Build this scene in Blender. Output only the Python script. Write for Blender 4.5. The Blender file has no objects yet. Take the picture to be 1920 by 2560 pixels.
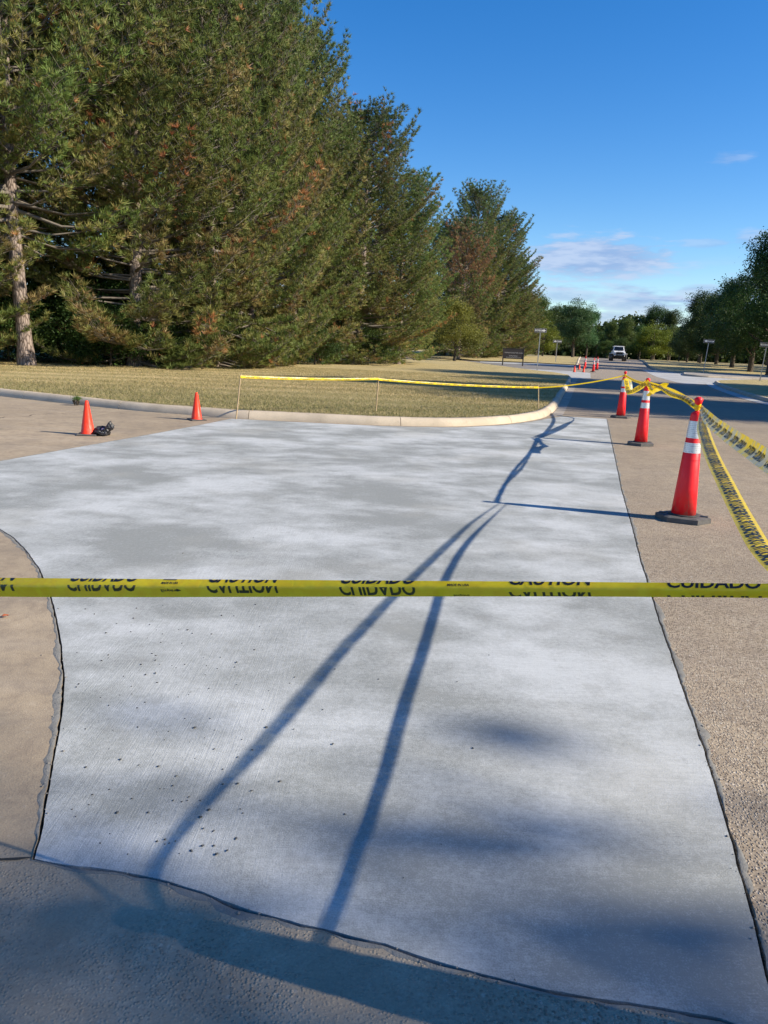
import bpy, bmesh, math, random
import numpy as np
from mathutils import Vector, Matrix, noise as mnoise
random.seed(7); rng = np.random.default_rng(7)
SC = bpy.context.scene; COL = SC.collection
R = math.radians
# ------------------------------------------------------------------ camera
H_EYE = 1.4; PITCH = R(12.56); ROLL = R(2.6); FPX = 1849.0
fw = Vector((0, math.cos(PITCH), -math.sin(PITCH)))
_up = Vector((0, math.sin(PITCH), math.cos(PITCH))); _rt = Vector((1, 0, 0))
c_r = math.cos(ROLL)*_rt + math.sin(ROLL)*_up
c_u = math.cos(ROLL)*_up - math.sin(ROLL)*_rt
cam_d = bpy.data.cameras.new('camera'); cam = bpy.data.objects.new('camera', cam_d); COL.objects.link(cam)
cam.matrix_world = Matrix(((c_r.x, c_u.x, -fw.x, 0), (c_r.y, c_u.y, -fw.y, 0), (c_r.z, c_u.z, -fw.z, H_EYE), (0, 0, 0, 1)))
cam_d.sensor_fit = 'VERTICAL'; cam_d.sensor_height = 36; cam_d.lens = 36*FPX/2560
cam_d.clip_start = 0.05; cam_d.clip_end = 3000
SC.camera = cam
# ------------------------------------------------------------------ light
SUN_EL = 31.5; SH_AZ = 166.0          # shadows fall towards this compass angle (from +X)
SC.view_settings.view_transform = 'Standard'; SC.view_settings.look = 'None'
SC.view_settings.gamma = 1; SC.view_settings.use_curve_mapping = False
SC.view_settings.exposure = 0.62
sh = Vector((math.cos(R(SH_AZ)), math.sin(R(SH_AZ)), 0))
ld = Vector((sh.x*math.cos(R(SUN_EL)), sh.y*math.cos(R(SUN_EL)), -math.sin(R(SUN_EL))))
sd = bpy.data.lights.new('sun', 'SUN'); sd.energy = 5.0; sd.angle = R(0.53); sd.color = (1, 0.90, 0.73)
so = bpy.data.objects.new('sun', sd); COL.objects.link(so); so.rotation_euler = ld.to_track_quat('-Z', 'Y').to_euler()
W = bpy.data.worlds.new('World'); SC.world = W; W.use_nodes = True
def build_world():
    nt = W.node_tree; nt.nodes.clear(); L = nt.links.new
    def nd(t, **k):
        n = nt.nodes.new(t)
        for a, b in k.items(): setattr(n, a, b)
        return n
    def mt(op, a, b=None, c=None, clamp=False):
        n = nd('ShaderNodeMath', operation=op); n.use_clamp = clamp
        for i, v in enumerate((a, b, c)):
            if v is None: continue
            if isinstance(v, (int, float)): n.inputs[i].default_value = v
            else: L(v, n.inputs[i])
        return n.outputs[0]
    def sstep(x, a, b):
        n = nd('ShaderNodeMapRange', interpolation_type='SMOOTHSTEP'); L(x, n.inputs[0]); n.inputs[1].default_value = a; n.inputs[2].default_value = b
        return n.outputs[0]
    sky = nd('ShaderNodeTexSky', sky_type='NISHITA'); sky.sun_disc = False
    sky.sun_elevation = R(SUN_EL); sky.sun_rotation = R(104); sky.air_density = 1.0; sky.dust_density = 0.25; sky.ozone_density = 3.0; sky.altitude = 200
    hs = nd('ShaderNodeHueSaturation'); hs.inputs['Hue'].default_value = .508; hs.inputs['Saturation'].default_value = 1.38; hs.inputs['Value'].default_value = 1.08; L(sky.outputs[0], hs.inputs['Color'])
    tc = nd('ShaderNodeTexCoord'); sx = nd('ShaderNodeSeparateXYZ'); L(tc.outputs['Generated'], sx.inputs[0])
    az = mt('ARCTAN2', sx.outputs[0], sx.outputs[1]); el = mt('ARCSINE', sx.outputs[2])
    cv = nd('ShaderNodeCombineXYZ'); L(mt('MULTIPLY', az, 7.0), cv.inputs[0]); L(mt('MULTIPLY', el, 34.0), cv.inputs[1])
    def noise(scale, detail, off):
        m = nd('ShaderNodeMapping'); m.inputs[1].default_value = (off, off*.7, off*.3); L(cv.outputs[0], m.inputs[0])
        n = nd('ShaderNodeTexNoise'); n.inputs['Scale'].default_value = scale; n.inputs['Detail'].default_value = detail; n.inputs['Roughness'].default_value = .55; L(m.outputs[0], n.inputs['Vector'])
        return n.outputs[0]
    n1 = noise(1.0, 6, 3.1); n2 = noise(2.2, 6, 11.0); n3 = noise(5.0, 5, 20.0)
    # low band of broken cumulus all round the horizon
    band = mt('MULTIPLY', sstep(el, R(1.0), R(3.0)), mt('SUBTRACT', 1.0, sstep(el, R(4.6), R(7.2))))
    low = mt('MULTIPLY', sstep(mt('ADD', n1, mt('MULTIPLY', n2, .25)), .58, .72), band)
    # single flat-bottomed clouds
    def puff(azc, elc, ra, re, thr=0.0, dens=1.0):
        a = mt('DIVIDE', mt('SUBTRACT', az, azc), ra); e = mt('DIVIDE', mt('SUBTRACT', el, elc), re)
        d = mt('SQRT', mt('ADD', mt('MULTIPLY', a, a), mt('MULTIPLY', e, e)))
        f = mt('ADD', mt('SUBTRACT', 1.0, d), mt('MULTIPLY', mt('SUBTRACT', n2, .5), 2.2))
        f = mt('ADD', f, mt('MULTIPLY', mt('SUBTRACT', n3, .5), 1.0))
        return mt('MULTIPLY', sstep(f, -.25+thr, .45+thr), dens)
    def adir(u, v):
        s = 1920/1659; d = fw*FPX + c_r*(u*s-960) - c_u*(v*s-1280); d.normalize(); return math.atan2(d.x, d.y), math.asin(d.z)
    allc = low
    for (u, v, ru, rv, thr, dn) in [(1285, 560, 160, 42, -.1, .97), (1205, 548, 70, 15, .1, .5), (1580, 342, 55, 20, .3, .35), (1530, 527, 80, 16, .2, .4), (1640, 520, 60, 24, 0, .55), (1432, 543, 22, 10, .1, .4), (1520, 628, 65, 14, 0, .75), (1380, 655, 130, 22, 0, .85), (1230, 640, 80, 14, 0, .7), (1320, 690, 120, 20, 0, .8), (1620, 610, 60, 22, 0, .7)]:
        a0, e0 = adir(u, v); a1, _ = adir(u+ru, v); _, e1 = adir(u, v-rv)
        allc = mt('MAXIMUM', allc, puff(a0, e0, abs(a1-a0), abs(e1-e0), thr, dn))
    # cloud tone: lighter where thicker, mauve-grey where thin
    tone = nd('ShaderNodeMix', data_type='RGBA'); L(mt('MULTIPLY', sstep(mt('ADD', n2, mt('MULTIPLY', n3, .4)), .55, .85), .9), tone.inputs[0])
    tone.inputs[6].default_value = (1.9, 2.7, 4.5, 1); tone.inputs[7].default_value = (3.5, 4.1, 5.4, 1)
    mx = nd('ShaderNodeMix', data_type='RGBA'); L(mt('MULTIPLY', allc, .85), mx.inputs[0]); L(hs.outputs[0], mx.inputs[6]); L(tone.outputs[2], mx.inputs[7])
    bg = nd('ShaderNodeBackground'); bg.inputs[1].default_value = 0.11; L(mx.outputs[2], bg.inputs[0])
    out = nd('ShaderNodeOutputWorld'); L(bg.outputs[0], out.inputs[0])
build_world()
SC.cycles.max_bounces = 6; SC.cycles.diffuse_bounces = 3; SC.cycles.transparent_max_bounces = 8; SC.cycles.use_denoising = True
# ------------------------------------------------------------------ ground survey helpers
S_ = 1920/1659
def zt(y):                       # the land rises gently away from the viewer
    if y < 25: return 0.0
    if y < 95: return 0.0002*(y-25)**2
    return .98 + .29*(1-math.exp(-(y-95)/70))
def ray(u, v):
    d = fw*FPX + c_r*(u*S_-960) - c_u*(v*S_-1280); return d/d.y
def G(u, v, z=0.0):              # ground point seen at a reading of the photograph
    d = ray(u, v); y = 10.0
    for _ in range(80): y = .5*y + .5*min(420, (z+zt(y)-H_EYE)/d.z if d.z < -1e-4 else 420)
    return Vector((d.x*y, y, z+zt(y)))
def AT(u, v, y):
    d = ray(u, v); return Vector((0, 0, H_EYE)) + d*y
def sm(x, a, b):
    t = min(1, max(0, (x-a)/(b-a))); return t*t*(3-2*t)
# ------------------------------------------------------------------ material helpers
class M:
    def __init__(s, name):
        s.m = bpy.data.materials.new(name); s.m.use_nodes = True; s.t = s.m.node_tree; s.t.nodes.clear()
        s.out = s.n('ShaderNodeOutputMaterial')
    def n(s, t, ins=None, **k):
        n = s.t.nodes.new(t)
        for a, b in k.items(): setattr(n, a, b)
        for a, b in (ins or {}).items(): s.set(n.inputs[a], b)
        return n
    def set(s, sock, v):
        if isinstance(v, bpy.types.NodeSocket): s.t.links.new(v, sock)
        else:
            if isinstance(v, tuple) and len(v) == 3 and sock.type == 'RGBA': v = v+(1,)
            sock.default_value = v
    def pos(s, scale=(1, 1, 1), rot=0, off=(0, 0, 0)):
        g = s.n('ShaderNodeNewGeometry'); return s.n('ShaderNodeMapping', {0: g.outputs[0], 1: off, 2: (0, 0, rot), 3: scale}).outputs[0]
    def obj(s, scale=(1, 1, 1)):
        g = s.n('ShaderNodeTexCoord'); return s.n('ShaderNodeMapping', {0: g.outputs['Object'], 3: scale}).outputs[0]
    def noise(s, vec, scale, detail=4, rough=.55, dist=0):
        return s.n('ShaderNodeTexNoise', {'Vector': vec, 'Scale': scale, 'Detail': detail, 'Roughness': rough, 'Distortion': dist}).outputs[0]
    def vor(s, vec, scale, feat='F1', rnd=1.0):
        return s.n('ShaderNodeTexVoronoi', {'Vector': vec, 'Scale': scale, 'Randomness': rnd}, feature=feat)
    def mr(s, x, a, b, c=0, d=1, smooth=True):
        return s.n('ShaderNodeMapRange', {0: x, 1: a, 2: b, 3: c, 4: d}, interpolation_type='SMOOTHSTEP' if smooth else 'LINEAR').outputs[0]
    def math(s, op, a, b=0.0, c=0.0):
        return s.n('ShaderNodeMath', {0: a, 1: b, 2: c}, operation=op).outputs[0]
    def mix(s, f, a, b, bt='MIX'):
        return s.n('ShaderNodeMix', {0: f, 6: a, 7: b}, data_type='RGBA', blend_type=bt).outputs[2]
    def bump(s, h, strength=.5, dist=.01, nrm=None):
        i = {'Height': h, 'Strength': strength, 'Distance': dist}
        if nrm is not None: i['Normal'] = nrm
        return s.n('ShaderNodeBump', i).outputs[0]
    def bsdf(s, color, rough=.6, nrm=None, spec=.5, metal=0, **k):
        i = {'Base Color': color, 'Roughness': rough, 'Specular IOR Level': spec, 'Metallic': metal}; i.update(k)
        if nrm is not None: i['Normal'] = nrm
        return s.n('ShaderNodeBsdfPrincipled', i).outputs[0]
    def done(s, sh): s.t.links.new(sh, s.out.inputs[0]); return s.m
def simple(name, col, rough=.5, metal=0, var=.12, scale=8, bump=0, spec=.5):
    m = M(name); p = m.obj()
    n = m.noise(p, scale, 5); c2 = tuple(x*(1-var*2) for x in col)
    c = m.mix(m.mr(n, .35, .65), c2, col)
    nr = m.bump(m.noise(p, scale*6, 4), .4, bump) if bump else None
    return m.done(m.bsdf(c, rough, nr, spec, metal))
# ---- fresh concrete with blotchy white curing compound
def mat_slab():
    m = M('fresh_concrete'); p = m.pos()
    ps = m.pos((.85, 1.15, 1), rot=R(-12))
    a = m.noise(ps, .95, 4, .55, .35); b = m.noise(m.pos((1, 1.15, 1), off=(9, 4, 0)), 3.2, 4, .6, .2)
    f = m.math('ADD', m.math('MULTIPLY', a, .72), m.math('MULTIPLY', b, .30))
    f = m.mr(f, .37, .68)
    fine = m.noise(p, 210, 3, .7); med = m.noise(p, 45, 4, .65)
    f2 = m.math('ADD', f, m.math('MULTIPLY', m.math('SUBTRACT', med, .5), .9))
    f2 = m.n('ShaderNodeClamp', {0: m.math('ADD', f2, m.math('MULTIPLY', m.math('SUBTRACT', fine, .5), 1.5))}).outputs[0]
    c = m.mix(f2, (.265, .275, .26), (.57, .585, .58))
    warm = m.mr(m.noise(m.pos(off=(3, 8, 0)), .7, 3), .52, .7)
    c = m.mix(m.math('MULTIPLY', warm, .3), c, (.50, .48, .42))
    edge = m.mr(m.noise(m.pos(off=(1, 6, 0)), 5.5, 5, .7), .56, .66, 0, .35); c = m.mix(edge, c, (.30, .30, .28))
    # broom texture: drag lines that bend from lengthwise near the left edge to crosswise
    br1 = m.noise(m.pos((160, 5, 1), rot=R(-14)), 1, 3, .6); br2 = m.noise(m.pos((5, 200, 1), rot=R(10)), 1, 3, .6)
    sx = m.n('ShaderNodeSeparateXYZ', {0: m.pos()}).outputs[0]
    k = m.mr(m.math('ADD', sx, m.math('MULTIPLY', a, .3)), -.4, .15)
    br = m.math('ADD', m.math('MULTIPLY', br1, m.math('SUBTRACT', 1.0, k)), m.math('MULTIPLY', br2, k))
    c = m.mix(m.mr(br, .25, .75, .22, 0), c, (.2, .21, .21))
    pit = m.vor(p, 26).outputs['Distance']; pm = m.mr(pit, .02, .06, 1, 0)
    sel = m.mr(m.noise(m.pos(off=(2, 2, 0)), 9, 1), .66, .68)
    pm = m.math('MULTIPLY', pm, sel)
    c = m.mix(pm, c, (.10, .10, .10))
    h = m.math('ADD', m.math('MULTIPLY', br, .8), m.math('MULTIPLY', fine, .8)); h = m.math('SUBTRACT', h, m.math('MULTIPLY', pm, 2.0))
    nr = m.bump(h, .75, .0026)
    nr = m.bump(m.noise(p, 3.5, 3), .3, .01, nr)
    return m.done(m.bsdf(c, .8, nr, .25))
def mat_road():
    m = M('weathered_concrete_paving'); p = m.pos()
    sep = m.n('ShaderNodeSeparateXYZ', {0: p}); X, Y = sep.outputs[0], sep.outputs[1]
    big = m.noise(p, .35, 5, .6, .3); mid = m.noise(p, 2.2, 5, .65)
    c = m.mix(m.mr(big, .35, .65), (.37, .295, .205), (.47, .375, .262))
    c = m.mix(m.mr(mid, .4, .75, 0, .75), c, (.28, .23, .175)); m2 = m.noise(m.pos(off=(8, 8, 0)), 9, 5, .75, .4); c = m.mix(m.mr(m2, .42, .68, 0, .5), c, (.22, .175, .135)); c = m.mix(m.mr(m2, .28, .42, .35, 0), c, (.56, .47, .36))
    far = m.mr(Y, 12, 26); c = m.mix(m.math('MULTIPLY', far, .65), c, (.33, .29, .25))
    streak = m.noise(m.pos((1, 5, 1), rot=R(17)), .5, 4); c = m.mix(m.mr(streak, .5, .75, 0, .3), c, (.47, .40, .32))
    # exposed stones
    v = m.vor(p, 110); st = m.n('ShaderNodeSeparateColor', {0: v.outputs['Color']}).outputs[0]
    d = v.outputs['Distance']
    rs0 = m.mr(X, -.3, .6); g0 = m.mr(m.math('ADD', Y, m.math('MULTIPLY', X, .22)), 1.52, 1.60, .75, 0); rough_side = m.math('MAXIMUM', rs0, m.math('MULTIPLY', g0, m.mr(m.noise(m.pos(off=(4, 4, 0)), 2.5, 3), .4, .65, .25, 1)))
    stone = m.mix(m.mr(st, 0, 1), (.15, .115, .09), (.60, .51, .40))
    near = m.mr(Y, 4, 16, 1, .25)
    c = m.mix(m.math('MULTIPLY', m.math('MULTIPLY', m.mr(d, .30, .6, .8, .2), rough_side), near), c, stone)
    v2 = m.vor(m.pos(off=(3, 3, 0)), 48); c2s = m.n('ShaderNodeSeparateColor', {0: v2.outputs['Color']}).outputs[0]
    c = m.mix(m.math('MULTIPLY', m.math('MULTIPLY', m.mr(v2.outputs['Distance'], .22, .32, 1, 0), m.mr(c2s, .55, .6)), m.math('MULTIPLY', near, m.mr(rough_side, 0, 1, .15, .8))), c, m.mix(m.mr(c2s, .6, 1), (.16, .12, .095), (.62, .55, .46)))
    grey = m.math('MULTIPLY', m.mr(m.math('ADD', Y, m.math('MULTIPLY', X, .22)), 1.52, 1.60, 1, 0), m.mr(X, 0, .5, .85, .3)); pat = m.noise(m.pos(off=(2, 9, 0)), 3.2, 5, .7, .5); c = m.mix(m.math('MULTIPLY', grey, .7), c, m.mix(m.mr(pat, .35, .65), (.34, .285, .21), (.52, .44, .33)))
    fine = m.noise(p, 160, 3, .7); c = m.mix(m.mr(fine, .3, .7, .28, 0), c, (.17, .14, .12))
    # oil and age spots
    spot = m.mr(m.noise(m.pos(off=(5, 1, 0)), 1.1, 6, .7), .62, .78, 0, .5); c = m.mix(spot, c, (.2, .17, .15))
    # hairline cracks
    dp = m.n('ShaderNodeMix', {0: .35, 4: p, 5: m.n('ShaderNodeTexNoise', {'Vector': p, 'Scale': 1.6, 'Detail': 6.0}).outputs[1]}, data_type='VECTOR').outputs[1]
    cr = m.vor(dp, .42, 'DISTANCE_TO_EDGE').outputs['Distance']; ck = m.mr(cr, .001, .0045, 1, 0)
    ck = m.math('MULTIPLY', ck, m.math('MULTIPLY', m.mr(m.noise(m.pos(off=(7, 3, 0)), .3, 2), .40, .5), m.math('MULTIPLY', m.mr(Y, 5, 8), m.mr(X, -2.5, -3.5))))
    c = m.mix(m.math('MULTIPLY', ck, .8), c, (.09, .07, .06))
    h = m.math('ADD', m.math('MULTIPLY', m.mr(d, .1, .55, 1, 0), m.math('ADD', m.math('MULTIPLY', rough_side, 1.2), .15)), m.math('MULTIPLY', fine, .5))
    h = m.math('SUBTRACT', h, m.math('MULTIPLY', ck, 2))
    return m.done(m.bsdf(c, .95, m.bump(h, .9, .0032), .08))
def mat_lawn(blade=False):
    m = M('dry_grass_blades' if blade else 'dry_mown_lawn'); p = m.pos()
    # mowing passes run roughly across the view
    sep = m.n('ShaderNodeSeparateXYZ', {0: m.pos(rot=R(-8))}); w = m.math('SINE', m.math('MULTIPLY', m.math('ADD', sep.outputs[1], m.math('MULTIPLY', m.noise(p, .5, 2), .9)), 3.1))
    dry = m.noise(p, .35, 5, .65, .5); tuft = m.noise(p, 9, 5, .7)
    gr = (.17, .175, .062); st = (.70, .54, .29); ol = (.46, .37, .17)
    c = m.mix(m.mr(w, -.6, .8), ol, st)
    c = m.mix(m.mr(dry, .42, .66, 0, .65), c, ol)
    near = m.mr(m.n('ShaderNodeSeparateXYZ', {0: p}).outputs[1], 15, 22, .55, 0.0)
    c = m.mix(m.math('ADD', m.mr(tuft, .42, .72, 0, .55), near), c, gr)
    strw = m.mr(m.noise(m.pos((3, 14, 1)), 6, 4, .7), .52, .72, 0, .7); c = m.mix(strw, c, (.47, .385, .22))
    if not blade:
        fine = m.noise(p, 40, 4, .8); c = m.mix(m.mr(fine, .3, .65, .5, 0), c, (.14, .12, .06))
        nr = m.bump(m.math('ADD', fine, tuft), .8, .03)
        return m.done(m.bsdf(c, .9, nr, .15))
    a = m.n('ShaderNodeAttribute', attribute_name='tint').outputs[0]
    c = m.mix(.55, c, a)
    d = m.bsdf(c, .6, None, .25); t = m.n('ShaderNodeBsdfTranslucent', {0: c}).outputs[0]
    return m.done(m.n('ShaderNodeMixShader', {0: .3, 1: d, 2: t}).outputs[0])
def mat_leaf(name, transl=.3, rough=.55, var=.25):
    m = M(name); a = m.n('ShaderNodeAttribute', attribute_name='tint').outputs[0]
    oi = m.n('ShaderNodeObjectInfo').outputs['Random']
    c = m.n('ShaderNodeHueSaturation', {'Hue': m.mr(oi, 0, 1, .485, .515, False), 'Value': m.mr(oi, 0, 1, 1-var, 1+var, False), 'Color': a}).outputs[0]
    d = m.bsdf(c, rough, None, .25); t = m.n('ShaderNodeBsdfTranslucent', {0: c}).outputs[0]
    return m.done(m.n('ShaderNodeMixShader', {0: transl, 1: d, 2: t}).outputs[0])
def mat_bark(name, c1, c2):
    m = M(name); p = m.obj((6, 6, 1.6)); v = m.vor(p, 2.2, 'DISTANCE_TO_EDGE').outputs['Distance']; n = m.noise(m.obj(), 5, 5, .7)
    c = m.mix(m.mr(v, .02, .2), c1, c2); c = m.mix(m.mr(n, .35, .7, 0, .6), c, tuple(x*.55 for x in c2))
    return m.done(m.bsdf(c, .9, m.bump(m.math('ADD', v, n), .9, .03), .1))
def mat_tape(name, transp=.1, glare=0.0):
    m = M(name); p = m.pos()
    n = m.noise(m.pos(), 30, 3, .5, .4)
    c = m.mix(m.mr(n, .35, .7), (.97, .66, .010), (1.0, .76, .015))
    if glare: c = m.mix(m.mr(m.noise(m.pos(off=(4, 2, 1)), 11, 4, .6, .5), .42, .56, 0, glare), c, (.42, .50, .50))  # bluish-grey glare painted in patches into the yellow film colour
    nr = m.bump(m.noise(p, 22, 3, .5, 1.0), .5, .006)
    d = m.bsdf(c, .28, nr, .5); t = m.n('ShaderNodeBsdfTranslucent', {0: c}).outputs[0]
    a = m.n('ShaderNodeMixShader', {0: .28, 1: d, 2: t}).outputs[0]
    tr = m.n('ShaderNodeBsdfTransparent', {0: (1, .96, .55)}).outputs[0]
    return m.done(m.n('ShaderNodeMixShader', {0: transp, 1: a, 2: tr}).outputs[0])
def mat_plain_conc(name, col, sc=1.0, rough=.85):
    m = M(name); p = m.pos(); n = m.noise(p, 1.5*sc, 5, .6, .3); f = m.noise(p, 90, 4, .7); k = m.noise(p, 7*sc, 5, .7)
    c = m.mix(m.mr(n, .35, .65), tuple(x*.78 for x in col), col)
    c = m.mix(m.mr(k, .55, .75, 0, .5), c, tuple(x*.55 for x in col)); c = m.mix(m.mr(f, .3, .7, .3, 0), c, tuple(x*.5 for x in col))
    return m.done(m.bsdf(c, rough, m.bump(m.math('ADD', f, k), .6, .006), .25))
def mat_band():
    m = M('reflective_sheeting'); p = m.obj((1, 1, 1))
    z = m.n('ShaderNodeSeparateXYZ', {0: p}).outputs[2]; w = m.math('FRACT', m.math('MULTIPLY', z, 62.0))
    n = m.noise(m.obj(), 60, 2); c = m.mix(m.math('MULTIPLY', m.mr(w, .35, .5), m.mr(n, .4, .6, .2, .7)), (.74, .75, .78), (.42, .44, .48))
    return m.done(m.bsdf(c, .28, None, .7, .25))
def mat_orange(name, col, dirt=.25):
    m = M(name); p = m.obj(); n = m.noise(p, 7, 5, .7); c = m.mix(m.mr(n, .55, .8, 0, dirt), col, tuple(x*.5+.05 for x in col))
    sp = m.mr(m.noise(m.obj((1, 1, 3)), 55, 3), .66, .72, 0, .5*dirt/.25); c = m.mix(sp, c, (.35, .28, .22))
    z = m.n('ShaderNodeSeparateXYZ', {0: m.obj()}).outputs[2]; gr = m.math('MULTIPLY', m.mr(z, .05, .35, .8, 0), m.mr(m.noise(m.obj((1, 1, .4)), 14, 5, .8), .45, .75)); c = m.mix(gr, c, (.30, .17, .12))
    return m.done(m.bsdf(c, m.mr(n, .3, .7, .35, .6), m.bump(m.noise(p, 12, 3), .3, .006), .4))
MT = dict(slab=mat_slab(), road=mat_road(), lawn=mat_lawn(), blade=mat_lawn(True),
    needle=mat_leaf('pine_needles', .22, .5, .18), leaf=mat_leaf('broad_leaves', .32, .5, .22),
    pbark=mat_bark('pine_bark', (.10, .075, .06), (.36, .29, .25)), dbark=mat_bark('dark_bark', (.05, .04, .03), (.16, .13, .10)), twig=simple('dead_twigs', (.20, .17, .14), .9),
    under=simple('joint_bottom', (.035, .033, .03), 1.0, scale=30), curb=mat_plain_conc('curb_concrete', (.60, .50, .375)), pale=mat_plain_conc('pale_apron_concrete', (.50, .50, .49), .4), gutter=mat_plain_conc('gutter_concrete', (.42, .37, .31)),
    drive=mat_plain_conc('driveway_asphalt', (.27, .25, .23)), tape=mat_tape('yellow_tape_film', .03), tape2=mat_tape('yellow_tape_film_thin', .12), tapeb=mat_tape('glare_tape_film', .2, .85), ink=simple('tape_ink', (.018, .018, .02), .4), ink2=simple('tape_ink_seen_through', (.085, .08, .02), .5),
    orange=mat_orange('red_orange_plastic', (.93, .014, .022), .12), orange2=mat_orange('orange_cone_plastic', (.95, .045, .012), .12), band=mat_band(), rubber=simple('black_rubber', (.045, .043, .042), .75, scale=20, bump=.003), rubberg=simple('grey_rubber', (.11, .105, .10), .8, scale=20, bump=.003),
    wood=simple('stake_wood', (.42, .31, .18), .8, scale=15), bag=simple('black_bag_plastic', (.03, .03, .036), .42, scale=10), white=simple('white_scrap', (.75, .75, .74), .5), steel=simple('galvanised_steel', (.36, .38, .39), .5, .5), sblack=simple('sign_black', (.012, .012, .014), .4), swhite=simple('sign_white', (.78, .78, .76), .45), brown=simple('board_brown', (.035, .027, .024), .5), btext=simple('board_lettering', (.42, .40, .38), .6),
    car=simple('white_car_paint', (.90, .90, .90), .25, var=.01), glass=simple('dark_glass', (.015, .018, .022), .08), black=simple('black_trim', (.012, .012, .012), .5), lamp=simple('headlamp_glass', (.65, .66, .68), .15), yellow=simple('bollard_yellow', (.75, .55, .02), .5), chrome=simple('rim_metal', (.35, .35, .36), .35, .8), gravel=simple('concrete_crumbs', (.26, .24, .22), .95, scale=40), island=mat_plain_conc('island_gravel', (.42, .38, .33), 3))
MT['smear'] = mat_plain_conc('cement_smear', (.27, .26, .235), 6)
# fallen leaf
MT['fallen'] = simple('fallen_leaf', (.52, .12, .03), .6)
# ------------------------------------------------------------------ object helpers
def link(o, parent=None):
    COL.objects.link(o)
    if parent: o.parent = parent
    return o
def tag(o, label=None, cat=None, group=None, kind=None):
    for k, v in (('label', label), ('category', cat), ('group', group), ('kind', kind)):
        if v: o[k] = v
    return o
def empty(name, loc=(0, 0, 0), rz=0, parent=None):
    o = bpy.data.objects.new(name, None); o.location = loc; o.rotation_euler = (0, 0, rz); o.empty_display_size = .2; return link(o, parent)
def copy_tree(o, parent=None):
    c = o.copy(); COL.objects.link(c); c.parent = parent
    for ch in list(o.children): copy_tree(ch, c)
    return c
def mobj(name, bm, mat, parent=None, smooth=False):
    me = bpy.data.meshes.new(name); bm.normal_update(); bm.to_mesh(me); bm.free()
    for mm in (mat if isinstance(mat, (list, tuple)) else [mat]): me.materials.append(mm)
    if smooth:
        for p in me.polygons: p.use_smooth = True
    return link(bpy.data.objects.new(name, me), parent)
def npmesh(name, V, F, mat, tint=None, k=3):
    V = np.asarray(V, np.float32).reshape(-1, 3); F = np.asarray(F, np.int32).reshape(-1, k); n = len(F)
    me = bpy.data.meshes.new(name); me.vertices.add(len(V)); me.vertices.foreach_set('co', V.ravel())
    me.loops.add(n*k); me.loops.foreach_set('vertex_index', F.ravel()); me.polygons.add(n)
    me.polygons.foreach_set('loop_start', np.arange(0, n*k, k, dtype=np.int32)); me.polygons.foreach_set('loop_total', np.full(n, k, np.int32))
    if tint is not None:
        a = me.attributes.new('tint', 'FLOAT_COLOR', 'POINT'); c = np.ones((len(V), 4), np.float32); c[:, :3] = tint; a.data.foreach_set('color', c.ravel())
    me.update(); me.materials.append(mat); return me
def box(bm, a, b, mat=0, rot=None, c=None):
    vs = [Vector((x, y, z)) for x in (a[0], b[0]) for y in (a[1], b[1]) for z in (a[2], b[2])]
    if rot is not None: vs = [c + rot @ (v-c) for v in vs]
    v = [bm.verts.new(x) for x in vs]
    for q in ((0, 1, 3, 2), (4, 6, 7, 5), (0, 4, 5, 1), (2, 3, 7, 6), (0, 2, 6, 4), (1, 5, 7, 3)):
        f = bm.faces.new([v[i] for i in q]); f.material_index = mat
def bevel(bm, w=.01, seg=1):
    bmesh.ops.bevel(bm, geom=list(bm.edges), offset=w, segments=seg, affect='EDGES', clamp_overlap=True)
def lathe(bm, prof, n=24, cx=0, cy=0, caps=True, wob=None):
    rings = []
    for r, z in prof: rings.append([bm.verts.new((cx+r*math.cos(2*math.pi*i/n), cy+r*math.sin(2*math.pi*i/n), z)) for i in range(n)])
    for a, b in zip(rings, rings[1:]):
        for i in range(n): bm.faces.new((a[i], a[(i+1) % n], b[(i+1) % n], b[i]))
    if caps: bm.faces.new(rings[0][::-1]); bm.faces.new(rings[-1])
def tube(V, F, pts, rads, n=5):
    base = len(V)
    for i, p in enumerate(pts):
        p = Vector(p); t = (Vector(pts[min(i+1, len(pts)-1)])-Vector(pts[max(i-1, 0)])); t.normalize()
        a = t.orthogonal().normalized() if abs(t.z) < .9 else Vector((1, 0, 0)); b = t.cross(a).normalized(); a = b.cross(t)
        for k in range(n):
            an = 2*math.pi*k/n; q = p + (a*math.cos(an)+b*math.sin(an))*rads[i]; V.append(q[:])
    for i in range(len(pts)-1):
        for k in range(n):
            a0 = base+i*n+k; a1 = base+i*n+(k+1) % n; F.append((a0, a1, a1+n, a0+n))
def catmull(P, n=8):
    P = [Vector(p) for p in P]; out = []
    Q = [P[0]*2-P[1]]+P+[P[-1]*2-P[-2]]
    for i in range(1, len(Q)-2):
        for j in range(n):
            t = j/n; a, b, c, d = Q[i-1:i+3]
            out.append(.5*((2*b)+(c-a)*t+(2*a-5*b+4*c-d)*t*t+(3*b-a-3*c+d)*t**3))
    out.append(P[-1]); return out
def resample(P, step):
    L = [0]
    for a, b in zip(P, P[1:]): L.append(L[-1]+(b-a).length)
    n = max(2, int(L[-1]/step)+1); out = []; j = 0
    for i in range(n):
        s = L[-1]*i/(n-1)
        while j < len(L)-2 and L[j+1] < s: j += 1
        t = (s-L[j])/max(1e-9, L[j+1]-L[j]); out.append(P[j].lerp(P[j+1], t))
    return out
def area2(P): return sum(a.x*b.y-b.x*a.y for a, b in zip(P, P[1:]+P[:1]))
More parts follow.
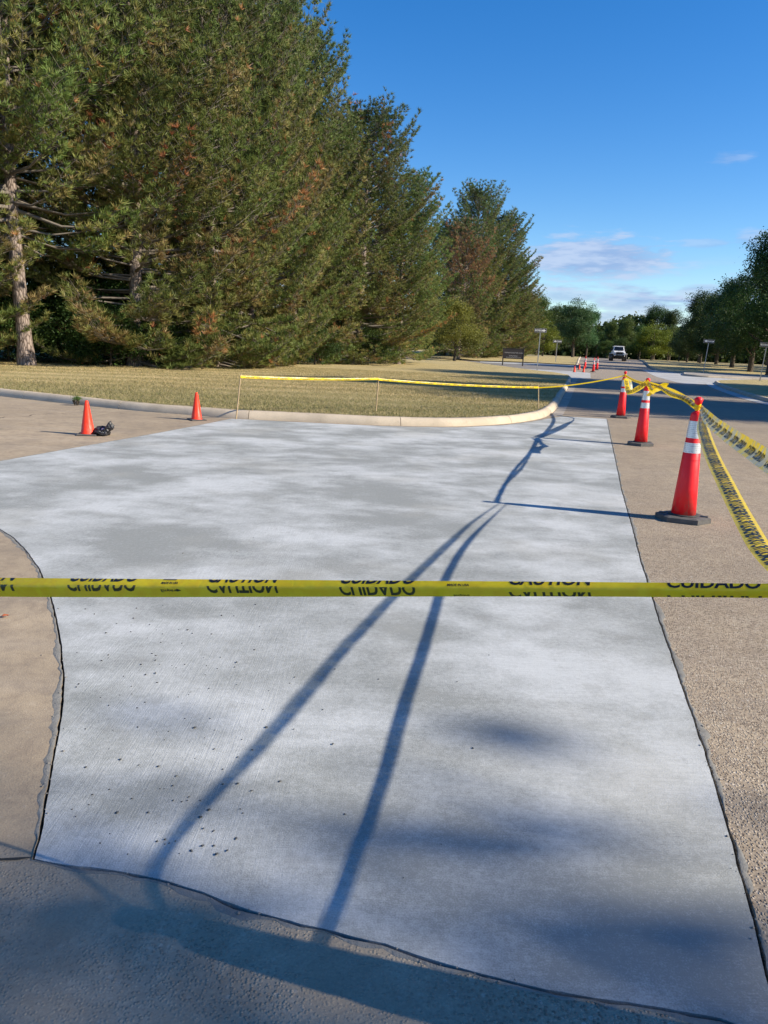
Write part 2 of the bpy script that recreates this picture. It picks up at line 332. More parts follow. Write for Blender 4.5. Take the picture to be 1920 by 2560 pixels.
def sheet(name, loops, mat, zf, yslice=3.0, skirt=0.0):
    """flat sheet from outline loops (first outer, others holes) laid on the land"""
    bm = bmesh.new(); edges = []; outer = None
    for lp in loops:
        vs = [bm.verts.new((p.x, p.y, 0)) for p in lp]
        for a, b in zip(vs, vs[1:]+vs[:1]): edges.append(bm.edges.new((a, b)))
    bmesh.ops.triangle_fill(bm, edges=edges, use_beauty=True)
    ys = [p.y for p in loops[0]]; y = 25.0
    while y < max(ys):
        if y > min(ys): bmesh.ops.bisect_plane(bm, geom=bm.verts[:]+bm.edges[:]+bm.faces[:], plane_co=(0, y, 0), plane_no=(0, 1, 0))
        y += yslice if y < 100 else 15
    for f in bm.faces:
        f.normal_update()
        if f.normal.z < 0: f.normal_flip()
    if skirt:
        be = [e for e in bm.edges if len(e.link_faces) == 1]
        r = bmesh.ops.extrude_edge_only(bm, edges=be); low = [g for g in r['geom'] if isinstance(g, bmesh.types.BMVert)]
        for v in bm.verts: v.co.z = zf(v.co.x, v.co.y)
        for v in low: v.co.z -= skirt
        bmesh.ops.recalc_face_normals(bm, faces=bm.faces[:])
        if sum(f.normal.z*f.calc_area() for f in bm.faces) < 0: bmesh.ops.reverse_faces(bm, faces=bm.faces[:])
    else:
        for v in bm.verts: v.co.z = zf(v.co.x, v.co.y)
    o = mobj(name, bm, mat); o['kind'] = 'structure'; return o
# ------------------------------------------------------------------ setting: ground, paving, slab
# ground sheet far below the paving, out to the horizon
bm = bmesh.new(); ysl = [-40, -10, 0, 10, 25]+list(range(30, 100, 5))+[100, 110, 125, 140, 160, 200, 260, 400, 900]
rows = [[bm.verts.new((x, y, zt(y)-.12)) for x in (-700, -200, -60, 0, 60, 200, 700)] for y in ysl]
for a, b in zip(rows, rows[1:]):
    for i in range(6): bm.faces.new((a[i], a[i+1], b[i+1], b[i]))
tag(mobj('ground', bm, simple('wild_ground', (.07, .085, .035), .95, scale=1)), kind='structure')
slab_uv_bottom = [(75, 1858), (120, 1868), (170, 1874), (220, 1879), (300, 1892), (350, 1903), (400, 1918), (440, 1930), (485, 1948), (540, 1968), (600, 1984), (650, 1999), (700, 2009), (760, 2026), (830, 2042), (890, 2062), (950, 2081), (1079, 2117), (1180, 2140), (1280, 2159), (1429, 2179), (1555, 2201), (1640, 2235), (1700, 2290)]
slab_uv_right = [(1659, 2135), (1625, 1990), (1600, 1900), (1560, 1758), (1520, 1625), (1480, 1510), (1450, 1420), (1420, 1335), (1402, 1272), (1385, 1220), (1362, 1130), (1342, 1060), (1330, 1000), (1318, 945), (1310, 905)]
slab_uv_back = [(1215, 900), (1187, 904), (1150, 911), (1090, 919), (985, 924), (830, 921), (700, 915), (600, 910), (500, 905)]
slab_uv_left = [(420, 921), (330, 938), (240, 954), (150, 970), (0, 997), (-200, 1035), (-420, 1078)]
slab_uv_in = [(-400, 1330), (-250, 1200), (-80, 1150), (0, 1143), (30, 1162), (60, 1192), (85, 1228), (97, 1255), (112, 1292), (124, 1340), (134, 1400), (139, 1450), (139, 1500), (134, 1550), (126, 1600), (115, 1660), (104, 1715), (96, 1770), (88, 1815)]
def jag(P, amp, step, seed, close=True):
    Q = P+[P[0]] if close else P; out = []
    for a, b in zip(Q, Q[1:]):
        n = max(1, int((b-a).length/step))
        for i in range(n):
            p = a.lerp(b, i/n); d = (b-a); nn = Vector((-d.y, d.x, 0)).normalized() if d.length > 1e-6 else Vector((0, 0, 0))
            w = mnoise.noise(Vector((p.x*9, p.y*9, seed)))+.6*mnoise.noise(Vector((p.x*31, p.y*31, seed+5)))
            out.append(p+nn*amp*w)
    return out
corners = [G(*q) for q in (slab_uv_bottom[::1]+slab_uv_right+slab_uv_back+slab_uv_left+slab_uv_in)]
slab_out = jag(corners, .0035, .03, 1.0)
slab = sheet('fresh_concrete_slab', [slab_out], MT['slab'], lambda x, y: 0.004, skirt=.07)
# gap round the slab: the old paving starts 6-16 mm off, with a crumbled edge
def offset_loop(P, dist):
    s = 1 if area2(P) > 0 else -1; n = len(P); out = []
    for i in range(n):
        t = P[(i+2) % n]-P[i-2]; nn = Vector((t.y, -t.x, 0)).normalized()*s; out.append(P[i]+nn*dist(P[i]))
    return out
hole = offset_loop([p.copy() for p in slab_out], lambda p: .005+.009*max(0, .55*mnoise.noise(p*14)+.7*mnoise.noise(p*37+Vector((3, 3, 3)))+.15) + .002)
outer = [Vector((-60, -8, 0)), Vector((60, -8, 0)), Vector((60, 25, 0)), Vector((-60, 25, 0))]
sheet('old_paving_near', [outer, hole], MT['road'], lambda x, y: .002, skirt=.06)
sheet('road', [[Vector((-60, 25, 0)), Vector((60, 25, 0)), Vector((110, 186, 0)), Vector((-60, 186, 0))]], MT['road'], lambda x, y: zt(y)+.002 if y > 25.01 else .002, skirt=.0)
bm = bmesh.new(); vv = [bm.verts.new(p) for p in ((-30, -8, -.055), (30, -8, -.055), (30, 25, -.055), (-30, 25, -.055))]; bm.faces.new(vv)
tag(mobj('joint_bottom', bm, MT['under']), kind='structure')
# joint between the two old aprons at the lower left
jl = [G(u, v) for u, v in ((-260, 1835), (-120, 1850), (0, 1862), (74, 1859))]; jl2 = [p+Vector((0, .009+.004*random.random(), 0)) for p in jl[::-1]]
sheet('old_joint', [jag(jl, .004, .03, 4.0, False)+jag(jl2, .004, .03, 6.0, False)], MT['under'], lambda x, y: .005)
# cement smeared over the lip of the old paving
def smear(i0, i1, seed, wmax):
    n = len(hole); s = 1 if area2(hole) > 0 else -1; bm = bmesh.new(); prev = None
    for i in range(i0, i1):
        p = hole[i % n]; t = hole[(i+3) % n]-hole[(i-3) % n]; nn = Vector((t.y, -t.x, 0)).normalized()*s
        w = max(.0, wmax*(.45+1.1*mnoise.noise(Vector((p.x*4, p.y*4, seed)))+.6*mnoise.noise(Vector((p.x*19, p.y*19, seed))))); 
        a = bm.verts.new((p.x+nn.x*.0005, p.y+nn.y*.0005, .0035)); m_ = bm.verts.new((p.x+nn.x*w*.5, p.y+nn.y*w*.5, .005+.004*abs(mnoise.noise(p*40)))); b = bm.verts.new((p.x+nn.x*(w+.001), p.y+nn.y*(w+.001), .0022))
        if prev:
            for q in ((prev[0], prev[1], m_, a), (prev[1], prev[2], b, m_)): bm.faces.new(q)
        prev = (a, m_, b)
    bmesh.ops.recalc_face_normals(bm, faces=bm.faces[:])
    if sum(f.normal.z for f in bm.faces) < 0: bmesh.ops.reverse_faces(bm, faces=bm.faces[:])
    o = mobj('cement_smear', bm, MT['smear'], None, True); o['kind'] = 'structure'
smear(0, len(hole)+1, 3.0, .030)
# crumbs and stones
def stones(name, pts, sizes, mat, z0):
    V = []; F = []
    ico = [(0, 0, 1), (.9, 0, .3), (.28, .85, .35), (-.72, .53, .3), (-.7, -.55, .35), (.3, -.85, .3), (.1, .1, -.7)]
    fc = [(0, 1, 2), (0, 2, 3), (0, 3, 4), (0, 4, 5), (0, 5, 1), (6, 2, 1), (6, 3, 2), (6, 4, 3), (6, 5, 4), (6, 1, 5)]
    for p, s in zip(pts, sizes):
        b = len(V); a = random.random()*6.28; c, d = math.cos(a), math.sin(a); sx, sy, sz = (s*random.uniform(.6, 1.3) for _ in range(3)); sz *= .55
        for x, y, z in ico:
            j = random.uniform(.8, 1.2); x, y, z = x*sx*j, y*sy*j, z*sz*j; V.append((p[0]+x*c-y*d, p[1]+x*d+y*c, z0+sz*.45+z))
        F += [(b+i, b+j, b+k) for i, j, k in fc]
    o = link(bpy.data.objects.new(name, npmesh(name, V, F, mat))); o['kind'] = 'stuff'; return o
pts = []; siz = []
for p in hole:
    if p.y > 9 or p.x < -4: continue
    for _ in range(2 if p.y < 3.5 else 1):
        if mnoise.noise(p*3.1) > -.25 and random.random() < .7:
            pts.append((p.x+random.gauss(0, .012), p.y+random.gauss(0, .010))); siz.append(random.choice((.0015, .002, .003, .0045))*random.uniform(.7, 1.4))
tag(stones('joint_crumbs', pts, siz, MT['gravel'], .004), 'crumbs of broken concrete lying along the joint round the fresh slab')
pts = []; siz = []
for _ in range(150):                                        # flecks and chips in the fresh surface, thickest near the left edge
    u = random.gauss(330, 150); v = random.uniform(1300, 1850)
    if u < 150: continue
    p = G(u, v); pts.append((p.x, p.y)); siz.append(random.uniform(.0025, .0065))
for _ in range(22):
    p = G(random.uniform(250, 1150), random.uniform(950, 1900)); pts.append((p.x, p.y)); siz.append(random.uniform(.002, .006))
tag(stones('slab_flecks', pts, siz, simple('dark_flecks', (.09, .09, .09), .9), .0045), 'small dark chips and stones scattered on the fresh concrete')
pts = [(random.uniform(-2, 7), random.uniform(1.2, 12)) for _ in range(500)]; pts = [p for p in pts if p[0] > 1.0+p[1]*.24 or p[0] < -.95]
tag(stones('paving_grit', pts, [random.uniform(.002, .006) for _ in pts], MT['gravel'], .003), 'loose grit on the old tan paving')
# pale aprons and gutters, sheets a few mm above the paving
def polyuv(L): return [G(u, v) for u, v in L]
sheet('gutter_left', [polyuv([(1188, 901), (1215, 899.5), (1228, 872), (1237, 852), (1244, 830), (1247, 818), (1236, 815), (1233, 828), (1224, 845), (1213, 864), (1203, 884)])], MT['gutter'], lambda x, y: zt(y)+.007)
sheet('apron_left', [polyuv([(1120, 797), (1149, 798), (1234, 802), (1275, 806), (1276, 817.4), (1236, 819.5), (1230, 815), (1220, 810.5), (1159, 801.2), (1120, 798.6)])], MT['pale'], lambda x, y: zt(y)+.011)
sheet('apron_right', [polyuv([(1387, 798.7), (1417.5, 800), (1471, 806), (1532, 809), (1659, 813), (1800, 820), (1800, 832), (1659, 825), (1555, 826), (1538, 829.7), (1483, 830.4), (1465, 827), (1418, 814)])], MT['pale'], lambda x, y: zt(y)+.007)
# ------------------------------------------------------------------ kerbs and lawns
def zlawn(x, y): return zt(y)+.03+.115*(1-sm(y, 42, 60))+.02*mnoise.noise(Vector((x*.25, y*.25, 0)))
def kerb(path_uv, side, label_name, hgt=lambda p: 1.0, step=.35, sec=8, width=.17, path=None):
    P = resample(catmull(path or [G(u, v) for u, v in path_uv], 6), step); n = len(P)
    prof = [(0, -.05), (.0, .02), (.03, .085), (.062, .125), (.105, .147), (width+.02, .152), (width+.02, -.05)]
    root = empty(label_name); root['kind'] = 'structure'; nrm = []
    for i in range(n):
        t = P[min(i+1, n-1)]-P[max(i-1, 0)]; t.z = 0; t.normalize(); nrm.append(Vector((-t.y, t.x, 0))*side)
    i = 0
    while i < n-1:
        j = min(i+sec, n-1); bm = bmesh.new(); rings = []
        for k in range(i, j+1):
            p = P[k].copy(); t = (P[min(k+1, n-1)]-P[max(k-1, 0)]).normalized()
            if k == i: p += t*.006
            if k == j: p -= t*.006
            h = hgt(p); rings.append([bm.verts.new((p.x+nrm[k].x*(a+.006*mnoise.noise(p*3)), p.y+nrm[k].y*a, zt(p.y)+b*h+(.004*mnoise.noise(p*5+Vector((a*9, b*9, 0))) if b > .02 else 0))) for a, b in prof])
        for a, b in zip(rings, rings[1:]):
            for q in range(len(prof)-1): bm.faces.new((a[q], b[q], b[q+1], a[q+1]))
        for rg in (rings[0], rings[-1]): bm.faces.new([bm.verts.new(v.co) for v in rg])
        bmesh.ops.recalc_face_normals(bm, faces=bm.faces[:]); mobj('curb_section', bm, MT['curb'], root, True)
        i = j
    return P, nrm
kp, kn = kerb([(-420, 812), (-200, 833), (0, 856), (171, 875), (300, 888), (413, 897), (500, 904), (600, 908.5), (700, 913), (830, 919), (985, 921.5), (1090, 916), (1150, 908), (1182, 899), (1203, 882), (1213, 862), (1224, 843), (1232, 827), (1234, 818), (1228, 812.5), (1210, 808)], 1, 'curb_left', lambda p: 1-.75*sm(p.y, 40, 54))
lawn_edge = [p+n*.13 for p, n in zip(kp, kn)]
drv = G(1059, 788); drv0 = G(1159, 801); dd = (drv-drv0); dd.z = 0
sheet('lawn_left', [lawn_edge+[drv0, drv, drv0+dd*3.2, Vector((-75, 130, 0)), Vector((-75, 14, 0))]], MT['lawn'], zlawn, yslice=2)
e1 = G(1037, 781.5); f0 = G(1160, 788.5); ed = (e1-f0); ed.z = 0
sheet('driveway', [[drv0+Vector((0, -.5, 0)), drv, drv0+dd*3, f0+ed*3, e1, f0, G(1236, 795), G(1236, 803)]], MT['drive'], lambda x, y: zt(y)+.008)
sheet('driveway_edge_strip', [[G(1037, 781.2), G(1134, 784.3), G(1248, 788.5), G(1246, 793.5), G(1134, 788.4), G(1037, 783.2)]], MT['pale'], lambda x, y: zt(y)+.025)
kp2, kn2 = kerb(None, 1, 'curb_far_left', lambda p: .8, 2.0, 3, path=[G(1245, 790), G(1249, 782), G(1254, 773.5), G(1256.5, 770.3)])
sheet('lawn_far_left', [[p+n*.1 for p, n in zip(kp2, kn2)]+[Vector((60, 158, 0)), Vector((-75, 158, 0)), e1+ed*1.6+Vector((0, 2, 0)), G(1037, 781), G(1134, 784)]], MT['lawn'], lambda x, y: zt(y)+.10)
kp3, kn3 = kerb(None, -1, 'curb_far_right', lambda p: 1.0, 1.2, 4, path=[G(1381, 777.2), G(1393, 784), G(1405, 792), G(1419, 799.5), G(1445, 803.5), G(1471, 806), G(1505, 808.2), G(1535, 809.6)])
sheet('lawn_far_right', [[p+n*.1 for p, n in zip(kp3, kn3)]+[G(1700, 816), G(1900, 826), Vector((150, 62, 0)), Vector((160, 158, 0)), G(1379, 775.5)]], MT['lawn'], lambda x, y: zt(y)+.145)
kp4, kn4 = kerb([(1542, 827.5), (1546, 831), (1556, 836.5), (1575, 844), (1600, 852.5), (1630, 862), (1659, 869.5), (1720, 884), (1850, 912)], 1, 'curb_near_right', step=.5, sec=6)
sheet('lawn_near_right', [[p+n*.12 for p, n in zip(kp4, kn4)]+[Vector((45, 22, 0)), G(1850, 838), G(1750, 829), G(1659, 824.8), G(1600, 824.3), G(1555, 826)]], MT['lawn'], lambda x, y: zt(y)+.14)
sheet('gutter_right', [[p-n*.55 for p, n in zip(kp4, kn4)]+[p+n*.01 for p, n in zip(kp4, kn4)][::-1]], MT['pale'], lambda x, y: zt(y)+.012)
kp5, kn5 = kerb([(1474, 808), (1476, 811.5), (1500, 814), (1540, 816.2), (1615, 819.8), (1700, 824)], 1, 'curb_island', step=.8, sec=4)
sheet('gravel_island', [[p+n*.1 for p, n in zip(kp5, kn5)]+[G(1700, 814), G(1560, 809.8), G(1490, 808.3)]], MT['island'], lambda x, y: zt(y)+.15)
# ------------------------------------------------------------------ ribbons (barrier tape) and their lettering
_txt = {}
def text_bm(s, shear=.0, ybands=None, bold=.028):
    cu = bpy.data.curves.new('t', 'FONT'); cu.body = s; cu.size = 1; cu.shear = shear; cu.offset = bold; cu.resolution_u = 3; cu.space_character = 1.0
    o = bpy.data.objects.new('t', cu); COL.objects.link(o); dg = bpy.context.evaluated_depsgraph_get(); dg.update()
    me = bpy.data.meshes.new_from_object(o.evaluated_get(dg)); bm = bmesh.new(); bm.from_mesh(me)
    COL.objects.unlink(o); bpy.data.objects.remove(o); bpy.data.meshes.remove(me); bpy.data.curves.remove(cu)
    bmesh.ops.remove_doubles(bm, verts=bm.verts[:], dist=1e-5)
    xs = [v.co.x for v in bm.verts]; ys = [v.co.y for v in bm.verts]; x0, x1, y0, y1 = min(xs), max(xs), min(ys), max(ys)
    for v in bm.verts: v.co = Vector(((v.co.x-x0)/(x1-x0), (v.co.y-y0)/(y1-y0), 0))
    return bm
class Ribbon:
    """a strip of film: centreline points, width per point, 'up' direction per point, section bulge"""
    def __init__(s, pts, width, ups, bulge=0.0, n=10, step=.03, curl=0.0, fold=.0, nc=5):
        C = resample(catmull(pts, n), step); m = len(C)
        L = [0]
        for a, b in zip(C, C[1:]): L.append(L[-1]+(b-a).length)
        s.L = L; s.len = L[-1]; s.grid = []; s.nc = nc; s.N = []
        kw = (lambda t: width(t)) if callable(width) else (lambda t: width)
        for i in range(m):
            t = i/(m-1); f = t*(len(ups)-1); k = min(int(f), len(ups)-2); up = Vector(ups[k]).lerp(Vector(ups[k+1]), f-k)
            tg = (C[min(i+1, m-1)]-C[max(i-1, 0)]).normalized(); up = (up-tg*up.dot(tg)).normalized(); nn = tg.cross(up).normalized()
            w = kw(t); row = []
            for j in range(nc):
                c = j/(nc-1)-.5; b = bulge(t) if callable(bulge) else bulge
                off = b*(1-abs(c-fold)/(.5+abs(fold)))*w + curl*w*(mnoise.noise(C[i]*7+Vector((c*3, 0, 0)))*.5)
                row.append(C[i]+up*c*w+nn*off)
            s.grid.append(row); s.N.append(nn)
    def mesh(s, name, mat, parent=None):
        bm = bmesh.new(); g = [[bm.verts.new(p) for p in r] for r in s.grid]
        for a, b in zip(g, g[1:]):
            for j in range(s.nc-1): bm.faces.new((a[j], b[j], b[j+1], a[j+1]))
        return mobj(name, bm, mat, parent, True)
    def at(s, d, c, lift):
        i = 0; d = min(max(d, 0), s.len-1e-4)
        i = min(int(np.searchsorted(s.L, d, 'right'))-1, len(s.L)-2); t = (d-s.L[i])/(s.L[i+1]-s.L[i])
        f = (c+.5)*(s.nc-1); f = min(max(f, 0), s.nc-1-1e-4); j = int(f); u = f-j
        a = s.grid[i][j].lerp(s.grid[i][j+1], u); b = s.grid[i+1][j].lerp(s.grid[i+1][j+1], u); return a.lerp(b, t)+s.N[i]*lift
    def text(s, out, string, d0, d1, c0, c1, shear=0, cut=None, lift=.0008, cells=None):
        """letters run from d0 to d1; letter bottoms at c0, tops at c1 (c0>c1 mirrors them); cut=(lo,hi) keeps part of the letter height"""
        bm = text_bm(string, shear)
        if cut:
            for co, no in (((0, cut[0], 0), (0, -1, 0)), ((0, cut[1], 0), (0, 1, 0))):
                bmesh.ops.bisect_plane(bm, geom=bm.verts[:]+bm.edges[:]+bm.faces[:], plane_co=co, plane_no=no, clear_outer=True)
        nx = cells or 12
        for k in range(1, nx): bmesh.ops.bisect_plane(bm, geom=bm.verts[:]+bm.edges[:]+bm.faces[:], plane_co=(k/nx, 0, 0), plane_no=(1, 0, 0))
        for y in [(k/(s.nc-1)-.5-c0)/(c1-c0) for k in range(s.nc)]:
            if 0 < y < 1: bmesh.ops.bisect_plane(bm, geom=bm.verts[:]+bm.edges[:]+bm.faces[:], plane_co=(0, y, 0), plane_no=(0, 1, 0))
        bmesh.ops.triangulate(bm, faces=bm.faces[:])
        mp = {}
        for v in bm.verts: mp[v] = out.verts.new(s.at(d0+(d1-d0)*v.co.x, c0+(c1-c0)*v.co.y, lift))
        for f in bm.faces:
            try: out.faces.new([mp[v] for v in f.verts])
            except ValueError: pass
        bm.free()
# front tape, strung across the view from a channelizer at the right to something beyond the left of the frame
def frontp(u, v, y): return AT(u, v, y)
f_pts = [frontp(-700, 1262, 2.35), frontp(-300, 1264, 2.12), frontp(0, 1268.5, 1.93), frontp(225, 1270, 1.815), frontp(532, 1271, 1.69), frontp(820, 1271.5, 1.585), frontp(1186, 1272.5, 1.47), frontp(1539, 1275, 1.375), frontp(1659, 1276, 1.345), frontp(1900, 1270, 1.27), frontp(2330, 1262, 1.15)]
tot = sum((a-b).length for a, b in zip(f_pts, f_pts[1:]))
front = Ribbon(f_pts, lambda t: .054-.028*sm(t, .25, .95) if t < .97 else .02, [Vector((0, .40, 1)), Vector((0, .42, 1)), Vector((0, .45, 1)), Vector((0, .3, 1))], bulge=.36, fold=.06, step=.012, nc=7, curl=.05)
def dist_at(rb, P):
    best = min(range(len(rb.grid)), key=lambda i: (rb.grid[i][rb.nc//2]-P).length); return rb.L[best]
def uv_d(u, v, y): return dist_at(front, AT(u, v, y))
def yline(u): return np.interp(u, [-300, 0, 225, 532, 820, 1186, 1539, 1659], [2.12, 1.93, 1.815, 1.69, 1.585, 1.47, 1.375, 1.345])
t = empty('caution_tape'); tag(t, 'yellow caution tape stretched flat across the whole foreground above the fresh slab', 'barrier tape', 'strips of yellow caution tape')
# which side faces the camera?
front.mesh('tape_strip', MT['tape'], t)
sgn = 1 if front.N[len(front.N)//2].dot(Vector((0, -1, 0))) > 0 else -1
if sgn < 0:
    for i, row in enumerate(front.grid):
        c = (row[0]+row[-1])/2
        for j in range(front.nc): # bulge towards the viewer
            base = row[0].lerp(row[-1], j/(front.nc-1)); row[j] = base-(row[j]-base)
    bpy.data.objects.remove(t.children[0]); front.mesh('tape_strip', MT['tape'], t)
for i in range(len(front.N)): front.N[i] = front.N[i]*sgn
o1 = bmesh.new(); o2 = bmesh.new()
def seg(u0, u1): return uv_d(u0, 1270, yline(u0)), uv_d(u1, 1270, yline(u1))
for word, u0, u1, base, cuthi, r2top, r2cut in [('CAUTION', -130, 43, .33, .26, -.22, .12), ('CUIDADO', 153, 298, .32, .25, -.21, .13), ('CAUTION', 455, 608, .30, .26, -.30, .10), ('CUIDADO', 738, 905, .26, .28, -.44, .06), ('CAUTION', 1095, 1279, .24, .30, -.62, -.22), ('CUIDADO', 1436, 1643, .12, .46, -.82, -.38)]:
    a, b = seg(u0, u1); hl = (.5-base)/cuthi                      # letter height in widths
    front.text(o1, word, a, b, base, base+hl, .28 if u0 < 1000 else .1, (0, min(.98, (.497-base)/hl)))
    hh = .80; lo = 1-(r2cut-r2top)/hh; hi = min(1.0, 1-(-.492-r2top)/hh)
    front.text(o2, word, a, b, r2top+hh, r2top, .12, (max(0, lo), hi))
for word, u0, u1, c0, c1, s_ in [('MADE IN USA', 351, 393, .20, .35, .2), ('MADE IN USA', 970, 1020, .14, .32, 0)]:
    a, b = seg(u0, u1); front.text(o1, word, a, b, c0, c1, s_)
a, b = seg(354, 391); front.text(o2, 'Empire', a, b, -.06, -.24, .2)
a, b = seg(975, 1010); front.text(o2, 'Empire', a, b, -.36, -.49, .2)
a, b = seg(357, 392); front.text(o1, 'ZZ', a, b, .44, .8, .3, (0, .14))
# small slanted arrowhead of the maker's mark
for (u0, u1, c0, c1) in ((391, 397, -.16, -.10),):
    a, b = seg(u0, u1); vs = [o2.verts.new(front.at(x, c, .0009)) for x, c in ((a, c0-.05), (b, (c0+c1)/2-.02), (a, c1+.04), (a-.004, (c0+c1)/2))]; o2.faces.new(vs)
tl = mobj('lettering', o1, MT['ink'], t); tl2 = mobj('lettering', o2, MT['ink2'], t); tl2['label'] = 'mirrored lettering showing through the folded tape'
def strip(label, pts, width, ups, mat, words=True, bulge=.1, curl=.12, start=.1, pitch=.43, step=.03, cells=12, nc=5, c0=-.32, c1=.32, every=1):
    rb = Ribbon(pts, width, ups, bulge, step=step, curl=curl, nc=nc); t = empty('caution_tape'); tag(t, label, 'barrier tape', 'strips of yellow caution tape')
    rb.mesh('tape_strip', mat, t)
    if words:
        d = start; k = 0
        while d+.18 < rb.len:
            for sg in (1, -1):
                o = bmesh.new(); rb.text(o, ('CAUTION', 'CUIDADO')[k % 2], d, d+.165, c0, c1, .12, None, .0009*sg, cells)
                if k % 2 == 0 and d+.24 < rb.len: rb.text(o, 'MADE IN USA', d+.185, d+.225, -.08, .04, .1, None, .0009*sg, 3)
                mobj('lettering', o, MT['ink'], t)
            d += pitch*.58 if k % 2 else pitch*.5; k += 1
    return t, rb
# ------------------------------------------------------------------ channelizer cones
def make_channelizer(name='channelizer_cone'):
    root = empty(name)
    bm = bmesh.new(); n = 8; bw = .205
    pts_ = [(bw*1.08*math.cos(R(22.5+45*i))*(1.0), bw*1.08*math.sin(R(22.5+45*i))) for i in range(8)]
    # elongated hexagonal weight
    hexa = [(-.235, 0), (-.125, -.175), (.125, -.175), (.235, 0), (.125, .175), (-.125, .175)]
    lo = [bm.verts.new((x, y, .0)) for x, y in hexa]; hi = [bm.verts.new((x, y, .042)) for x, y in hexa]; tp = [bm.verts.new((x*.86, y*.86, .052)) for x, y in hexa]
    for a, b in ((lo, hi), (hi, tp)):
        for i in range(6): bm.faces.new((a[i], a[(i+1) % 6], b[(i+1) % 6], b[i]))
    bm.faces.new(lo[::-1]); bm.faces.new(tp)
    mobj('base', bm, MT['rubberg'], root)
    bm = bmesh.new(); lathe(bm, [(.128, .0525), (.128, .060), (.118, .064)], 20); mobj('base_ring', bm, MT['rubber'], root, True)
    for sx in (-1, 1):
        bm = bmesh.new(); box(bm, (sx*.175-.03, -.022, .0535), (sx*.175+.03, .022, .057)); mobj('handle_slot', bm, MT['black'], root)
    zt_ = .955; rb_ = lambda z: .106-.056*(z-.055)/(zt_-.055)
    bm = bmesh.new(); lathe(bm, [(rb_(.055), .055), (rb_(.3), .3), (rb_(.605), .605), (rb_(.605)-.0015, .607), (rb_(.93)-.0015, .93), (.0475, zt_-.012), (.044, zt_), (.030, zt_+.012), (.0165, zt_+.02), (.0145, zt_+.075), (.018, zt_+.085)], 32); mobj('cone_body', bm, MT['orange'], root, True)
    bm = bmesh.new(); lathe(bm, [(.016, zt_+.078), (.030, zt_+.086), (.035, zt_+.100), (.035, zt_+.118), (.030, zt_+.134), (.014, zt_+.142)], 16)
    for f in bm.verts: f.co.x *= 1+.12*math.sin(f.co.z*160)
    mobj('grab_knob', bm, MT['orange'], root, True)
    for z0, z1 in ((.612, .70), (.742, .89)):
        bm = bmesh.new(); lathe(bm, [(rb_(z0)+.0006, z0), (rb_(z1)+.0006, z1)], 32, caps=False); mobj('reflective_band', bm, MT['band'], root, True)
    bm = bmesh.new(); lathe(bm, [(rb_(.55)+.0008, .548), (rb_(.55)+.0014, .550), (rb_(.553)+.0008, .5525)], 32, caps=False); mobj('rib', bm, MT['orange'], root, True)
    return root
def at_ground(o, p, rz=0): o.location = (p.x, p.y, p.z+.003); o.rotation_euler = (0, 0, rz)
ch = make_channelizer(); g = 'tall red channelizer cones with reflective bands'
cpos = [G(1474, 1124), G(1383, 962), G(1340, 903)]
at_ground(ch, cpos[0], R(-22)); tag(ch, 'nearest and largest red channelizer cone, with two tapes running off it to the right', 'traffic cone', g)
cc = [ch]
for (p, rz, lb) in [(cpos[1], 20, 'middle red channelizer cone of the near three, yellow tape bow tied at its neck'), (cpos[2], -8, 'farthest red channelizer cone of the near three, at the slab corner'),
        (Vector((1.12, 1.13, 0)), -30, 'red channelizer cone just outside the lower right corner, holding the front tape'),
        (G(1263, 797), 10, 'leftmost far channelizer cone, standing behind the small cones at the driveway'), (G(1281, 804), 30, 'front channelizer cone of the overlapping pair by the far driveway apron'), (G(1289, 799.5), -12, 'rear right channelizer cone of the overlapping pair by the far driveway apron')]:
    c = copy_tree(ch); at_ground(c, p, R(rz)); tag(c, lb, 'traffic cone', g); cc.append(c)
# ------------------------------------------------------------------ small cones
def make_cone():
    root = empty('traffic_cone'); bm = bmesh.new(); box(bm, (-.135, -.135, 0), (.135, .135, .022)); bevel(bm, .008); mobj('base', bm, MT['rubberg'], root)
    bm = bmesh.new(); lathe(bm, [(.106, .0225), (.100, .030), (.092, .045), (.030, .44), (.028, .452), (.024, .455), (.022, .478), (.016, .482)], 28)
    mobj('cone_body', bm, MT['orange2'], root, True); return root
sc = make_cone(); g2 = 'small orange traffic cones'
at_ground(sc, G(190, 940), R(12)); tag(sc, 'small orange cone beside the black plastic bag on the old paving', 'traffic cone', g2)
for p, rz, lb in [(G(425, 908), 35, 'small orange cone alone near the curb at the slab corner'), (G(1240.5, 804.3), 5, 'leftmost tiny orange cone on the far pale apron'), (G(1251, 798.5), 25, 'tiny orange cone farther back, at the road edge behind the pale apron'), (G(1260.5, 804.5), 50, 'tiny orange cone between the leftmost small cone and the channelizer pair')]:
    c = copy_tree(sc); at_ground(c, p, R(rz)); tag(c, lb, 'traffic cone', g2)
